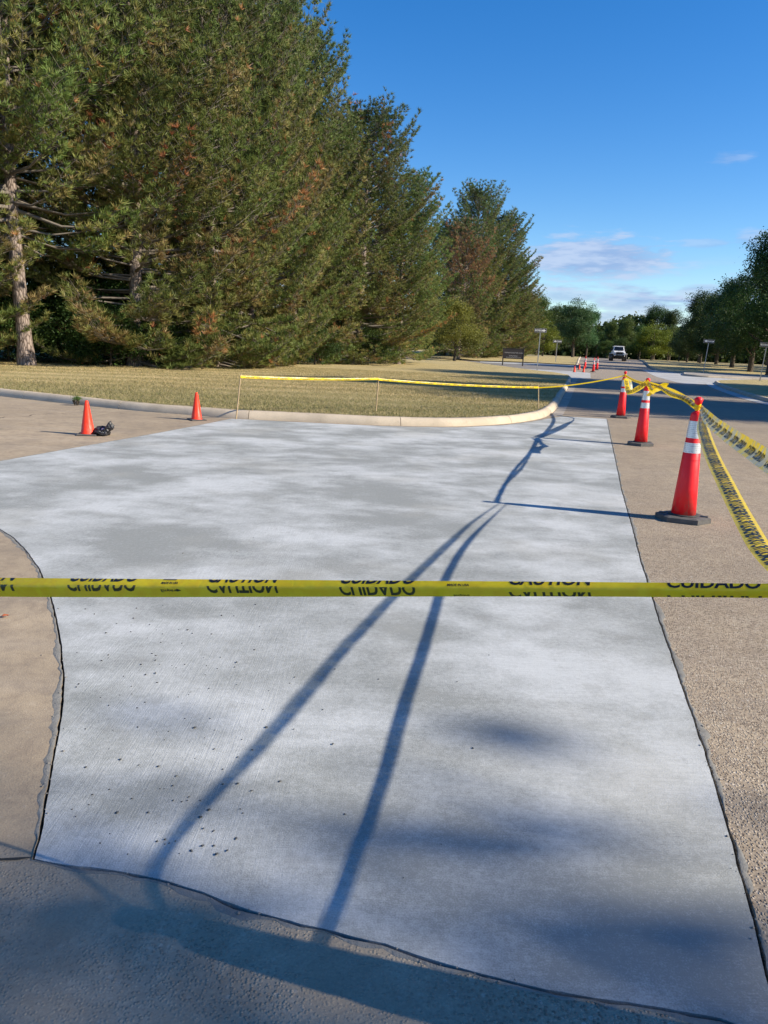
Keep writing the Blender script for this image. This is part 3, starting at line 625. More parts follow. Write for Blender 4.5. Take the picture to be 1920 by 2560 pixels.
# black bag
def make_bag():
    p = G(224, 941); root = empty('plastic_bag', (p.x, p.y, .004)); tag(root, 'crumpled black plastic bag with a scrap of white lying against the small orange cone', 'bag')
    bm = bmesh.new(); bmesh.ops.create_icosphere(bm, subdivisions=5, radius=1)
    for v in bm.verts:
        c = v.co.copy(); n = mnoise.noise(c*1.7+Vector((4, 1, 0)))*.35; r1 = abs(mnoise.noise(c*4.3)); r2 = abs(mnoise.noise(c*9+Vector((2, 2, 2))))
        k = 1+n-.45*r1-.2*r2
        x, y, z = c*k; hol = math.exp(-((c.x+.05)**2+(c.y+.3)**2)*5)*(.9 if c.z > 0 else 0)
        lift = .9*sm(c.x, .15, .8)
        v.co = Vector((x*.15, y*.12, max(.0, (z*.5+.42-hol*.5)*.155*(1+lift))))
    mobj('bag_film', bm, MT['bag'], root, True)
    bm = bmesh.new(); bmesh.ops.create_icosphere(bm, subdivisions=3, radius=1)
    for v in bm.verts: k = 1+.5*mnoise.noise(v.co*3); v.co = Vector((v.co.x*.035*k+.02, v.co.y*.03-.045, .065+v.co.z*.04*k))
    mobj('paper_scrap', bm, MT['white'], root, True)
make_bag()
# ------------------------------------------------------------------ stakes in the lawn
st_pts = [G(511, 898, .13), G(812, 890, .14), G(1163, 884, .14)]
st_top = [AT(520, 810, st_pts[0].y+.02), AT(818, 815, st_pts[1].y+.02), AT(1163, 834, st_pts[2].y)]
for i, (a, b) in enumerate(zip(st_pts, st_top)):
    bm = bmesh.new(); d = (b-a).normalized(); V_ = []; F_ = []
    tube(V_, F_, [a-d*.06, b, b+d*.02], [.013, .013, .009], 4); vs = [bm.verts.new(v) for v in V_]
    for f in F_: bm.faces.new([vs[k] for k in f])
    bm.faces.new(vs[-4:])
    tag(mobj('wooden_stake', bm, MT['wood']), ['thin wooden stake at the left end of the tape on the lawn edge', 'thin wooden stake in the lawn midway along the yellow tape', 'wooden stake at the right end of the lawn tape near the curb bend'][i], 'stake', 'stakes holding the lawn tape')
up0 = Vector((0, .15, 1))
def sag(a, b, s, n=5): return [a.lerp(b, i/n)-Vector((0, 0, s*4*(i/n)*(1-i/n))) for i in range(n+1)]
strip('yellow tape from the leaning left stake to the middle stake on the lawn', sag(st_top[0]-Vector((0, .02, .03)), st_top[1]-Vector((0, .02, .03)), .02), .042, [up0, up0], MT['tape'], step=.08, cells=3, nc=3)
strip('yellow tape from the middle lawn stake to the right stake', sag(st_top[1]-Vector((0, .03, .04)), st_top[2]-Vector((0, .02, .03)), .03), .042, [up0, up0], MT['tape'], step=.08, cells=3, nc=3)
kn3_ = cpos[2]+Vector((0, 0, 1.0)); kn2_ = cpos[1]+Vector((0, 0, 1.015)); kn1_ = cpos[0]+Vector((0, 0, 1.012)); kn0_ = Vector((1.12, 1.13, 1.015))
strip('thin yellow tape from the right lawn stake to the farthest near cone', sag(st_top[2]-Vector((0, -.02, .04)), kn3_, .05), .028, [up0, up0], MT['tape2'], words=False, step=.1, nc=3)
# ribbons of tape between and around the cones
strip('short slack tape sagging between the farthest and the middle near cones', [kn3_, AT(1370, 822, 15.6), AT(1395, 829, 12.7), kn2_], .05, [up0, up0], MT['tape2'], step=.06, cells=4, nc=3)
strip('looped tape end hanging between the farthest and middle near cones, twisted yellow', [AT(1352, 818, 17.3), AT(1357, 845, 16.7), AT(1364, 846, 15.0), AT(1380, 838, 13.6), AT(1398, 826, 12.35)], .11, [Vector((1, .3, .1)), Vector((.6, .3, .7)), Vector((0, .2, 1)), Vector((0, .1, 1))], MT['tape2'], step=.06, cells=4, nc=3)
strip('wide twisted yellow tape from the middle near cone down to the nearest cone', [kn2_, AT(1425, 836, 10.6), AT(1450, 851, 8.8), AT(1478, 860, 7.4), kn1_], .062, [Vector((.6, .1, 1)), Vector((.83, -.2, .7)), Vector((.6, 0, 1)), Vector((.83, -.2, .8))], MT['tape2'], step=.03, cells=8, bulge=.2, curl=.2)
strip('second thin strand above the twisted tape between middle and nearest cones', [kn2_+Vector((0, 0, .02)), AT(1432, 835, 10.2), AT(1462, 847, 8.3), kn1_+Vector((0, 0, .02))], .03, [up0, up0], MT['tape'], words=False, step=.05, nc=3, curl=.3)
strip('bow of yellow tape knotted half way along the tape beside the middle cone', [AT(1398, 826, 12.1), AT(1412, 845, 11.2), AT(1420, 840, 10.9), AT(1436, 834, 10.5), AT(1445, 836, 10.2)], .09, [Vector((0, .2, 1)), Vector((.5, .2, .6)), Vector((0, .2, 1)), Vector((-.3, .2, 1))], MT['tape'], words=False, step=.03, curl=.5, bulge=.3)
strip('loose yellow tape tail hanging down the front of the middle near cone', [AT(1401, 829, 12.1), AT(1409, 833, 11.9), AT(1407, 848, 11.95), AT(1399, 855, 12.0)], .07, [Vector((1, 0, .3)), Vector((1, 0, 0)), Vector((1, 0, -.2)), Vector((1, .1, .1))], MT['tape'], words=False, step=.03, curl=.5)
strip('pale tape tail hanging down beside the farthest near cone', [AT(1355, 815, 17.4), AT(1359, 828, 17.2), AT(1361, 842, 17.1)], .14, [Vector((1, 0, .2)), Vector((1, .3, 0))], MT['tapeb'], words=False, step=.04)
# the two big strips from the nearest cone towards the viewer's right
strip('upper tape with bluish glare painted on it, sweeping from the nearest cone off the right edge of the photo', [kn1_+Vector((.02, -.02, .01)), AT(1520, 890, 5.59), AT(1535, 909, 4.83), AT(1580, 943, 3.77), AT(1622, 971, 3.21), AT(1662, 998, 2.81), Vector((1.27, 2.1, 1.035)), Vector((1.06, 1.40, 1.03)), kn0_+Vector((0, .02, .015))], lambda t: .03+.05*sm(t, .0, .3)-.03*sm(t, .75, 1), [Vector((.83, -.2, .9)), Vector((.6, -.2, 1)), Vector((.55, -.2, 1)), Vector((.5, -.2, 1))], MT['tapeb'], step=.02, bulge=-.12, curl=.08, cells=14, c0=-.3, c1=.2)
strip('lower bright yellow tape curving from the nearest cone to the right edge of the photo', [kn1_+Vector((.02, -.03, -.03)), AT(1519, 928, 5.09), AT(1538, 984, 4.12), AT(1567, 1044, 3.49), AT(1606, 1120, 2.92), AT(1662, 1208, 2.42), Vector((1.225, 1.9, .755)), Vector((1.165, 1.46, .77)), kn0_+Vector((0, .06, -.24))], lambda t: .03+.05*sm(t, .0, .3), [Vector((.83, -.2, .3)), Vector((.83, -.2, .15)), Vector((.83, -.2, .1)), Vector((.83, -.2, .2))], MT['tape2'], step=.02, bulge=.12, curl=.04, cells=14, start=.25, pitch=.30, c0=.34, c1=-.36)
def knot(p, label, s=1.0):
    root = empty('tape_knot', p); tag(root, label, 'tape knot', 'knots of tape at cone necks')
    for k in range(3):
        a = random.random()*6; pts_ = [Vector((math.cos(a+q*1.1)*.026*s, math.sin(a+q*1.1)*.026*s, (k-1)*.012+.01*math.sin(q*2+k))) for q in range(6)]
        Ribbon(pts_, .022*s, [Vector((0, 0, 1)), Vector((.2, 0, 1))], .1, step=.008, curl=.3, nc=3).mesh('tape_wrap', MT['tape'], root)
knot(kn1_, 'yellow tape wound round the neck of the nearest channelizer cone'); knot(kn2_, 'yellow tape wound round the neck of the middle channelizer cone'); knot(kn3_, 'yellow tape wound round the neck of the farthest of the near cones')
knot(kn0_, 'yellow tape wound round the neck of the cone outside the frame')
p = G(938, 917); strip('short scrap of yellow tape lying at the foot of the curb', [p+Vector((-.16, 0, .012)), p+Vector((-.06, .02, .02)), p+Vector((.03, -.01, .03)), p+Vector((.13, .03, .02))], .05, [Vector((0, 1, .1)), Vector((0, 1, .7))], MT['tape'], words=False, step=.02, curl=.6, nc=4)
p = G(10, 1335); bm = bmesh.new(); L_ = [(0, 0), (.012, .01), (.028, .012), (.045, .004), (.03, -.01), (.012, -.009)]
vs = [bm.verts.new((p.x-.02+x, p.y+y, .006+.012*abs(math.sin(x*90+y*60)))) for x, y in L_]; bm.faces.new(vs)
tag(mobj('fallen_leaf', bm, MT['fallen']), 'small orange dry leaf lying on the old apron at the left edge', 'leaf')
# ------------------------------------------------------------------ signs
def flat_text(s, w, h, mat, parent, loc, name='lettering', shear=0, bold=.02):
    bm = text_bm(s, shear, bold=bold)
    for v in bm.verts: v.co = Vector((loc[0]+(v.co.x-.5)*w, loc[1], loc[2]+(v.co.y-.5)*h))
    for f in bm.faces: f.normal_update()
    return mobj(name, bm, mat, parent)
def one_way(base, height, right, label, yaw=0, lean=0):
    root = empty('one_way_sign', base, yaw); root.rotation_euler = (0, lean, yaw); tag(root, label, 'road sign', 'one way signs on steel posts')
    bm = bmesh.new(); box(bm, (-.03, -.02, -.1), (.03, -.012, height)); box(bm, (-.03, -.012, -.1), (-.022, .02, height)); box(bm, (.022, -.012, -.1), (.03, .02, height)); mobj('post', bm, MT['steel'], root)
    z = height-.16; bm = bmesh.new(); box(bm, (-.455, -.029, z-.15), (.455, -.021, z+.15)); bevel(bm, .003); mobj('sign_panel', bm, MT['sblack'], root)
    bm = bmesh.new(); y = -.0315
    def rect(a, b, c, d):
        bm.faces.new([bm.verts.new(q) for q in ((a, y, c), (b, y, c), (b, y, d), (a, y, d))])
    rect(-.44, .44, z+.128, z+.137); rect(-.44, .44, z-.137, z-.128); rect(-.44, -.431, z-.128, z+.128); rect(.431, .44, z-.128, z+.128); mobj('border_line', bm, MT['swhite'], root)
    bm = bmesh.new(); s = 1 if right else -1
    P_ = [(-.40, -.058), (.22, -.058), (.22, -.105), (.40, 0), (.22, .105), (.22, .058), (-.40, .058)]
    vs = [bm.verts.new((s*a, y, z+b)) for a, b in P_]; f = bm.faces.new(vs if right else vs[::-1]); bmesh.ops.triangulate(bm, faces=[f]); mobj('arrow', bm, MT['swhite'], root)
    flat_text('ONE WAY', .50, .085, MT['sblack'], root, (-s*.10, -.034, z))
    return root
one_way(G(1160, 800, .05), 3.0, True, 'tall one way sign with the arrow pointing right, beside the driveway', R(4), 0)
one_way(G(1200, 782, .1), 2.25, False, 'smaller one way sign with left arrow standing left of the road', R(4))
one_way(G(1519, 806, .14), 2.8, False, 'one way sign with left arrow on the far right lawn', R(-4), R(2.4))
one_way(G(1641, 823.5, .14), 2.55, True, 'one way sign at the right edge of the photo near the island', R(-8), R(2.5))
def board():
    a = G(1085.5, 786.5, .1); b = G(1129, 788.5, .1); b.y = a.y; c = (a+b)/2; w = (b-a).x/2; root = empty('entrance_board', (c.x, c.y, a.z)); tag(root, 'dark brown entrance board on two posts standing in the lawn', 'sign board')
    for x in (-w, w):
        bm = bmesh.new(); box(bm, (x-.045, -.05, -.1), (x+.045, .05, 1.36)); bevel(bm, .008); mobj('post', bm, MT['brown'], root)
    bm = bmesh.new(); box(bm, (-w+.046, -.03, .48), (w-.046, .03, 1.34)); bevel(bm, .008); mobj('panel', bm, MT['brown'], root)
    bm = bmesh.new(); box(bm, (-w-.06, -.06, 1.362), (w+.06, .06, 1.40)); mobj('top_rail', bm, MT['brown'], root)
    flat_text('AGENCY', .35, .07, MT['btext'], root, (0, -.034, 1.2)) if False else None
    flat_text('Washtenaw County Public Service', w*1.8, .13, MT['btext'], root, (0, -.034, .985)); flat_text('Service Center', w*.85, .10, MT['btext'], root, (0, -.034, .74)); flat_text('Zeeb Road Jackson Road', w*1.45, .08, MT['btext'], root, (0, -.034, .59))
board()
# yellow bollards and a pale post under the right trees
for u, v, lb in ((1558, 783.5, 'left yellow barrel bollard under the trees at the far right'), (1606, 786, 'right yellow barrel bollard under the trees at the far right')):
    p = G(u, v, .1); bm = bmesh.new(); lathe(bm, [(.24, 0), (.26, .05), (.26, .62), (.22, .70), (.10, .74)], 16); o = mobj('yellow_bollard', bm, MT['yellow'], None, True); o.location = p; tag(o, lb, 'bollard', 'yellow bollards')
p = G(1559, 783, .1); bm = bmesh.new(); lathe(bm, [(.035, 0), (.035, 1.7)], 8); o = mobj('pale_post', bm, MT['swhite']); o.location = p+Vector((.05, .5, 0)); tag(o, 'thin pale post standing behind the left yellow bollard', 'post')
# ------------------------------------------------------------------ off-road vehicle
def suv():
    p = G(1333.5, 779.8); root = empty('off_road_car', (p.x, p.y, p.z+.01), R(-12)); tag(root, 'white boxy off-road car with black grille driving towards the viewer', 'car')
    # front faces -Y
    def B(name, boxes, mat, bv=.02, parent=root):
        bm = bmesh.new()
        for a, b in boxes: box(bm, a, b)
        if bv: bevel(bm, bv)
        return mobj(name, bm, MT[mat], parent)
    bm = bmesh.new()
    prof = [(-1.95, .62), (-2.0, .75), (-1.98, 1.06), (-1.90, 1.16), (-.55, 1.24), (2.0, 1.24), (2.1, 1.1), (2.1, .55), (-1.8, .55)]
    for x in (-.70, .70): pass
    L1 = [bm.verts.new((-.70, y, z)) for y, z in prof]; L2 = [bm.verts.new((.70, y, z)) for y, z in prof]
    bm.faces.new(L1[::-1]); bm.faces.new(L2)
    for i in range(len(prof)): j = (i+1) % len(prof); bm.faces.new((L1[i], L1[j], L2[j], L2[i]))
    bmesh.ops.recalc_face_normals(bm, faces=bm.faces[:]); bevel(bm, .03, 2); mobj('body', bm, MT['car'], root)
    bm = bmesh.new(); fr = [(-.69, -.5, 1.245), (.69, -.5, 1.245), (.60, -.28, 1.76), (-.60, -.28, 1.76)]; bk = [(-.69, 2.0, 1.245), (.69, 2.0, 1.245), (.61, 1.85, 1.76), (-.61, 1.85, 1.76)]
    a = [bm.verts.new(q) for q in fr]; b = [bm.verts.new(q) for q in bk]; bm.faces.new(a); bm.faces.new(b[::-1])
    for i in range(4): j = (i+1) % 4; bm.faces.new((a[j], a[i], b[i], b[j]))
    bevel(bm, .02); mobj('cabin', bm, MT['car'], root)
    B('roof', [((-.64, -.34, 1.762), (.64, 1.9, 1.84))], 'car', .035)
    bm = bmesh.new(); q = [(-.58, -.508, 1.30), (.58, -.508, 1.30), (.51, -.315, 1.72), (-.51, -.315, 1.72)]; f = bm.faces.new([bm.verts.new(v) for v in q]); e = bmesh.ops.extrude_face_region(bm, geom=[f])
    for v in [g_ for g_ in e['geom'] if isinstance(g_, bmesh.types.BMVert)]: v.co.y -= .012
    mobj('windscreen', bm, MT['glass'], root)
    for sx in (-1, 1):
        B('side_window', [((sx*.672-.008, -.1, 1.33), (sx*.672+.008, .75, 1.68)), ((sx*.672-.008, .85, 1.33), (sx*.672+.008, 1.7, 1.68))], 'glass', 0)
        B('fender', [((sx*.82-.13, -1.95, .86), (sx*.82+.13, -1.0, .94)), ((sx*.82-.13, 1.0, .86), (sx*.82+.13, 1.95, .94))], 'car', .02)
        B('mirror', [((sx*.86-.12, -.42, 1.26), (sx*.86+.12, -.34, 1.45))], 'black', .02)
        for y in (-1.48, 1.48):
            w = empty('wheel', (sx*.80, y, .43), 0, root); w.rotation_euler = (0, R(90), 0)
            bm = bmesh.new(); lathe(bm, [(.26, -.14), (.40, -.14), (.43, -.10), (.43, .10), (.40, .14), (.26, .14)], 24); mobj('tyre', bm, MT['rubber'], w, True)
            bm = bmesh.new(); lathe(bm, [(.10, -.155*1), (.24, -.145), (.24, .145), (.10, .155)], 16); mobj('rim', bm, MT['chrome'], w, True)
        bm = bmesh.new(); lathe(bm, [(.115, 0), (.115, .02), (.08, .035)], 20); o = mobj('headlight', bm, MT['lamp'], root, True); o.location = (sx*.52, -1.985, .97); o.rotation_euler = (R(90), 0, 0)
    B('grille', [((-.40, -2.015, .80), (.40, -1.99, 1.10))], 'black', .004)
    for k in range(7): B('grille_slot', [((-.36+k*.12-.02, -2.024, .82), (-.36+k*.12+.02, -2.017, 1.08))], 'rubber', 0)
    B('bumper', [((-.78, -2.22, .52), (.78, -2.02, .74))], 'black', .03)
    B('winch', [((-.25, -2.30, .60), (.25, -2.225, .72))], 'rubber', .02)
    B('skid_plate', [((-.45, -2.1, .36), (.45, -1.9, .50))], 'black', .02)
    for sx in (-1, 1):
        bm = bmesh.new(); lathe(bm, [(.05, 0), (.05, .02)], 12); o = mobj('fog_lamp', bm, MT['lamp'], root, True); o.location = (sx*.60, -2.222, .64); o.rotation_euler = (R(90), 0, 0)
    B('axle', [((-.7, -1.53, .38), (.7, -1.43, .48))], 'black', .02)
    B('hood_vent', [((-.22, -1.3, 1.205), (.22, -1.05, 1.225))], 'black', .004)
suv()
# ------------------------------------------------------------------ trees
def unit(v): return v/np.maximum(1e-9, np.linalg.norm(v, axis=-1, keepdims=True))
def blades(P, D, n, length, width, spread, cols, tipcols, jit=.25):
    """n needle blades per tuft at P, axis D; returns V, F, tint"""
    K = len(P); P = np.repeat(P, n, 0); D = np.repeat(D, n, 0); r = rng.normal(size=(K*n, 3)); d = unit(D+spread*unit(r)); side = unit(np.cross(d, rng.normal(size=(K*n, 3))))
    l = length*(1+jit*rng.normal(size=(K*n, 1))); w = width*.5
    V = np.stack([P-side*w, P+side*w, P+d*l], 1).reshape(-1, 3); F = np.arange(K*n*3).reshape(-1, 3)
    c0 = np.repeat(cols, n, 0); c1 = np.repeat(tipcols, n, 0); T = np.stack([c0, c0, c1], 1).reshape(-1, 3); return V, F, T
def pine_mesh(seed, H, Rad, zmin, dens=1.0, dead=0.0, deadtop=False, cone=.62):
    rr = random.Random(seed); V = []; F = []; P = []; D = []; BR = []
    nst = 14; _lean = [(rr.uniform(-.02, .02)*H, rr.uniform(-.02, .02)*H)]
    ax = lambda z: Vector((.12*math.sin(z*.35+seed), .12*math.cos(z*.3+seed), z))
    tv = []; tf = []; tube(tv, tf, [ax(-.3+H*.98*i/nst) for i in range(nst+1)], [max(.02, .25*(1-i/nst)**.8*H/17+(.10 if i == 0 else 0)) for i in range(nst+1)], 10)
    z = zmin
    while z < H*.985:
        t = (z-zmin)/(H-zmin); prof = (1-t**2.3)**cone*(.84+.16*math.sin(min(1, t*4)*math.pi/2))
        for k in range(rr.choice((4, 5, 5, 6))):
            az = rr.random()*6.283; L = Rad*prof*rr.uniform(.72, 1.18)+.35; zz = z+rr.uniform(-.25, .25); e = -.12+.75*t+rr.uniform(-.15, .15)
            e -= .30*max(0, 1-t*4.5)
            if zmin < 3: e = max(e, (.35-zz)/L-.30)
            o = ax(zz); hd = Vector((math.cos(az), math.sin(az), 0)); sdv = Vector((-hd.y, hd.x, 0)); bend = rr.uniform(-.1, .1)
            pt = lambda s: o+hd*(L*s)+sdv*(L*bend*s*s)+Vector((0, 0, L*(e*s+.42*s*s*s+.06*s)))
            tube(V, F, [pt(s) for s in (0, .35, .7, 1)], [.02+.012*L, .02+.006*L, .014, .006], 3)
            brn = rr.random(); s = .30 if zmin < 3 or t > .15 else .5
            while s <= 1.0:
                p = pt(s); tg = (pt(min(1.02, s+.03))-pt(s-.03)).normalized()
                for q in (-1, 1, 0):
                    if q == 0 and rr.random() < .5: continue
                    tl = (.42+.62*(1-s))*rr.uniform(.6, 1.25)*(1 if q else .5)*min(1, L/2)
                    d = (tg*.8+sdv*q*.9+Vector((0, 0, rr.uniform(-.05, .45)))).normalized(); a = d*tl
                    tube(V, F, [p, p+a], [.008, .004], 3)
                    nt = max(2, int(tl/.28*dens))
                    for m_ in range(nt):
                        f = .62+.38*(m_+1)/nt; P.append(p+a*f+Vector((rr.gauss(0, .03), rr.gauss(0, .03), rr.gauss(0, .03)))); D.append(d*(1 if m_ == nt-1 else .7)+Vector((rr.gauss(0, .2), rr.gauss(0, .2), .55)));  BR.append((brn, s, t))
                s += .19/max(.6, L)*(1/dens)
            P.append(pt(1.0)); D.append(tg); BR.append((brn, 1.0, t))
        z += .34
    P = np.array([p[:] for p in P]); D = unit(np.array([d[:] for d in D])); BR = np.array(BR); K = len(P)
    cl = np.array([mnoise.noise(Vector((p[0]*.55+seed, p[1]*.55, p[2]*.55))) for p in P])+.25*rng.normal(size=K)
    green = np.array([.145, .215, .05]); olive = np.array([.28, .275, .08]); brown = np.array([.42, .29, .14]); orange = np.array([.52, .25, .10]); dk = np.array([.075, .155, .06])
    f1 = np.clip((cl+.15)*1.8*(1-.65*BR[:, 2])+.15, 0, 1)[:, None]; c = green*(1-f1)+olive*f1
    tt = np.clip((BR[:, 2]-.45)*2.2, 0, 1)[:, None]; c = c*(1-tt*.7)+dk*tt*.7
    f2 = (np.clip((cl-.30)*2.6, 0, 1)*(1-np.clip(BR[:, 2]*1.2-.2, 0, 1)))[:, None]; c = c*(1-f2*.7)+brown*f2*.7
    isd = (rng.random(K) < .008+dead*.5) | ((BR[:, 0] > .975) & (rng.random(K) < .6)); c[isd] = orange*rng.uniform(.7, 1.1, (isd.sum(), 1))
    if deadtop: m_ = (rng.random(K) < .8*np.clip((BR[:, 2]-.25)*3, 0.1, 1)*np.clip((.95-BR[:, 2])*5, 0.3, 1)*(np.clip(cl+1.0, 0, 1))); c[m_] = np.array([.44, .25, .12])*rng.uniform(.6, 1.15, (m_.sum(), 1))
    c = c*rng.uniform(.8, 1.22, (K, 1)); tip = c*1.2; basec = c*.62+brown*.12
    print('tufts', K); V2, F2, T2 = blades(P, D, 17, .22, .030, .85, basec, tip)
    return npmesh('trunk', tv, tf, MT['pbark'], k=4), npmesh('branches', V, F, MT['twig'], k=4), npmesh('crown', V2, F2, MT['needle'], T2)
def tree_from(name, meshes, loc, rz, scale, label, cat, group, names=('trunk', 'branches', 'crown')):
    root = empty(name, loc, rz); root.scale = scale if isinstance(scale, tuple) else (scale,)*3; tag(root, label, cat, group)
    for nm, me in zip(names, meshes):
        o = link(bpy.data.objects.new(nm, me), root)
        if nm in ('crown', 'branches'): o['kind'] = 'stuff'
    return root
pineA = pine_mesh(1, 18, 4.3, .5); pineB = pine_mesh(2, 18, 4.6, .4, 1.0, .02); pineC = pine_mesh(3, 18, 4.3, 4.4, .8, .01); pineD = pine_mesh(5, 11, 3.0, .6, .9, 0, True); pineE = pine_mesh(8, 18, 4.5, .6, .95, .01, cone=.55)
def hgt_at(u, v, y): return AT(u, v, y).z-zt(y)
def pine(me, u, y, topv, lb, rz, wide=1.0, native=18.0, x=None, h=None, grp='tall pines in the row left of the lawn'):
    x = (u*S_-960)/FPX*y*1.0 if x is None else x
    if h is None:
        h = hgt_at(u, topv, y)
    # roll of the hand-held view shifts things sideways with height; place by mid-height reading
    px = AT(u, topv, y).x if x is None else x
    k = h/native; return tree_from('pine_tree', me, (x, y, zt(y)+.08), rz, (k*wide, k*wide, k), lb, 'pine tree', grp)
GP = 'tall pines in the row left of the lawn'
pine(pineC, 0, 27.8, 0, 'leftmost pine with a bare pale trunk standing at the lawn edge', 1.0, x=-13.55, h=19)
pine(pineA, 0, 31.5, 0, 'second pine from the left, just behind the bare trunk', 2.2, 1.05, x=-10.6, h=19)
pine(pineB, 0, 35.0, 0, 'broad full pine with brown flecked needles, third in the row', .4, .86, x=-8.3, h=20)
pine(pineE, 0, 39.5, 0, 'pine reaching the top of the photo where the sky begins, fourth in the row', 3.3, .80, x=-7.2, h=19.0)
pine(pineA, 690, 45.0, 92, 'pine whose rounded tip stands clear just right of the frame-high ones', 5.0, 1.0, x=AT(700, 400, 45).x-1.6)
pine(pineB, 810, 50.0, 262, 'pine forming the sloping right shoulder of the big row', 4.1, 1.12, x=AT(820, 500, 50).x-1.0)
pine(pineE, 880, 55.0, 395, 'last and lowest pine at the right end of the big row', 1.3, 1.15, x=AT(890, 550, 55).x-.7)
# back row that closes the gaps
for i, (x, y, h, m_) in enumerate([(-18, 33, 18, pineA), (-15.5, 38, 19, pineE), (-11.5, 42, 19, pineB), (-8, 47, 19, pineA), (-4.2, 53, 15, pineE), (.5, 60, 11, pineB), (-22, 29, 18, pineB), (-17, 26.5, 17, pineE)]):
    pine(m_, 0, y, 0, ['pine behind the bare trunk, mostly hidden', 'dark pine deep behind the second pine', 'pine seen through the branches of the third pine', 'hidden pine behind the sky-high fourth pine', 'pine behind the rounded tip pine', 'small pine behind the low end of the row', 'pine beyond the left edge of the photo', 'pine at the far left edge beyond the bare trunk'][i], i*1.7, 1.0, x=x, h=h)
G2 = 'second clump of pines beyond the lawn'
pine(pineA, 965, 84, 490, 'left shoulder pine of the far clump', .7, 1.1, x=AT(968, 600, 84).x, grp=G2)
pine(pineE, 1030, 82, 420, 'tallest round-topped pine of the far clump', 2.7, 1.0, x=AT(1026, 600, 82).x, grp=G2)
pine(pineB, 1082, 86, 478, 'pine right of the tallest one in the far clump', 3.9, 1.15, x=AT(1075, 640, 86).x, grp=G2)
pine(pineA, 1112, 90, 560, 'narrowing pine near the right end of the far clump', 5.1, 1.3, x=AT(1105, 680, 90).x, grp=G2)
pine(pineE, 1133, 95, 640, 'lowest pine at the right end of the far clump', 6.1, 1.6, x=AT(1125, 700, 95).x, grp=G2)
pine(pineD, 1000, 75, 495, 'half dead pine with rust-orange needles in front of the far clump', .2, .85, 11.0, x=AT(1003, 600, 75).x, grp=G2)
# leaning dead-looking limb clusters poking into the sky from the row
def broad_mesh(seed, H, Rad, n=900, leaf=.16, cols=((.05, .085, .02), (.11, .15, .035)), trunk=.25, low=.15, per=16, flat=1.0, bark='dbark', squash=1.0):
    rr = random.Random(seed); lobes = []
    for i in range(22):
        a = rr.random()*6.283; z = H*(low+(1-low)*rr.uniform(.18, .86)); tt = (z/H-low)/(1-low); r = Rad*math.sin(math.pi*min(.97, max(.08, tt**.8)))*.62*rr.uniform(.6, 1.05)
        lobes.append((Vector((math.cos(a)*r*1.15, math.sin(a)*r*1.15, z)), Rad*rr.uniform(.20, .42)))
    lobes.append((Vector((0, 0, H*.84)), Rad*.42)); lobes.append((Vector((0, 0, H*(low+.35*(1-low)))), Rad*.7))
    tv = []; tf = []; tube(tv, tf, [(0, 0, -.2), (0, 0, .2), (.1, 0, H*.4), (0, .1, H*.75)], [trunk*1.35, trunk, trunk*.7, trunk*.25], 9)
    lv = []; lf = []
    for c, r in lobes:
        s = Vector((0, 0, max(H*low*.8, c.z*.55))); mid = s.lerp(c, .5)+Vector((0, 0, -.2)); tube(lv, lf, [s, mid, c], [trunk*.35, trunk*.2, .02], 4)
    C = []; O = []
    while len(C) < n:
        c, r = rr.choice(lobes); d = Vector((rr.gauss(0, 1), rr.gauss(0, 1), rr.gauss(0, 1))).normalized(); k = rr.uniform(.45, 1)**.5
        p = c+Vector((d.x, d.y, d.z*.8*squash))*r*k*(1+.75*mnoise.noise(d*2.2+c))
        if p.z < .15: continue
        C.append(p[:]); O.append(d[:])
    C = np.array(C); O = np.array(O); K = len(C)*per
    P = np.repeat(C, per, 0)+rng.normal(size=(K, 3))*leaf*np.array([1.5, 1.5, .9]); N = unit(np.repeat(O, per, 0)*.5+rng.normal(size=(K, 3))*.8+np.array([0, 0, .5]))
    a = unit(np.cross(N, rng.normal(size=(K, 3)))); b = np.cross(N, a); s = leaf*rng.uniform(.5, 1.1, (K, 1))
    V = np.stack([P-a*s*.5, P-b*s*.32, P+a*s*.6, P+b*s*.32], 1).reshape(-1, 3); F = np.arange(K*4).reshape(-1, 4)
    c0, c1 = np.array(cols[0]), np.array(cols[1]); f = np.repeat(np.clip(np.array([mnoise.noise(Vector(p)*.5) for p in C])+.5+.2*rng.normal(size=len(C)), 0, 1), per)[:, None]
    T = (c0*(1-f)+c1*f)*rng.uniform(.75, 1.25, (K, 1)); T = np.repeat(T, 4, 0)
    return npmesh('trunk', tv, tf, MT[bark], k=4), npmesh('branches', lv, lf, MT[bark], k=4), npmesh('crown', V, F, MT['leaf'], T, 4)
brA = broad_mesh(11, 12, 4.6, 1500, .24, ((.035, .075, .018), (.085, .135, .03)), low=.03)
brB = broad_mesh(12, 12, 4.2, 1500, .24, ((.05, .095, .02), (.14, .19, .04)), low=.06)
brC = broad_mesh(13, 12, 3.4, 1500, .22, ((.05, .11, .035), (.11, .19, .07)), low=.03)
brD = broad_mesh(14, 9, 4.6, 1300, .24, ((.11, .15, .018), (.23, .26, .03)), low=.02)
brE = broad_mesh(15, 12, 5.0, 2600, .20, ((.025, .055, .014), (.06, .10, .022)), low=.05, trunk=.3)
shrub = broad_mesh(16, 3.2, 2.4, 900, .11, ((.03, .065, .018), (.08, .14, .03)), low=.01, trunk=.06)
yew = broad_mesh(17, 5.6, 2.6, 1500, .12, ((.10, .105, .022), (.22, .205, .04)), low=.08, trunk=.12)
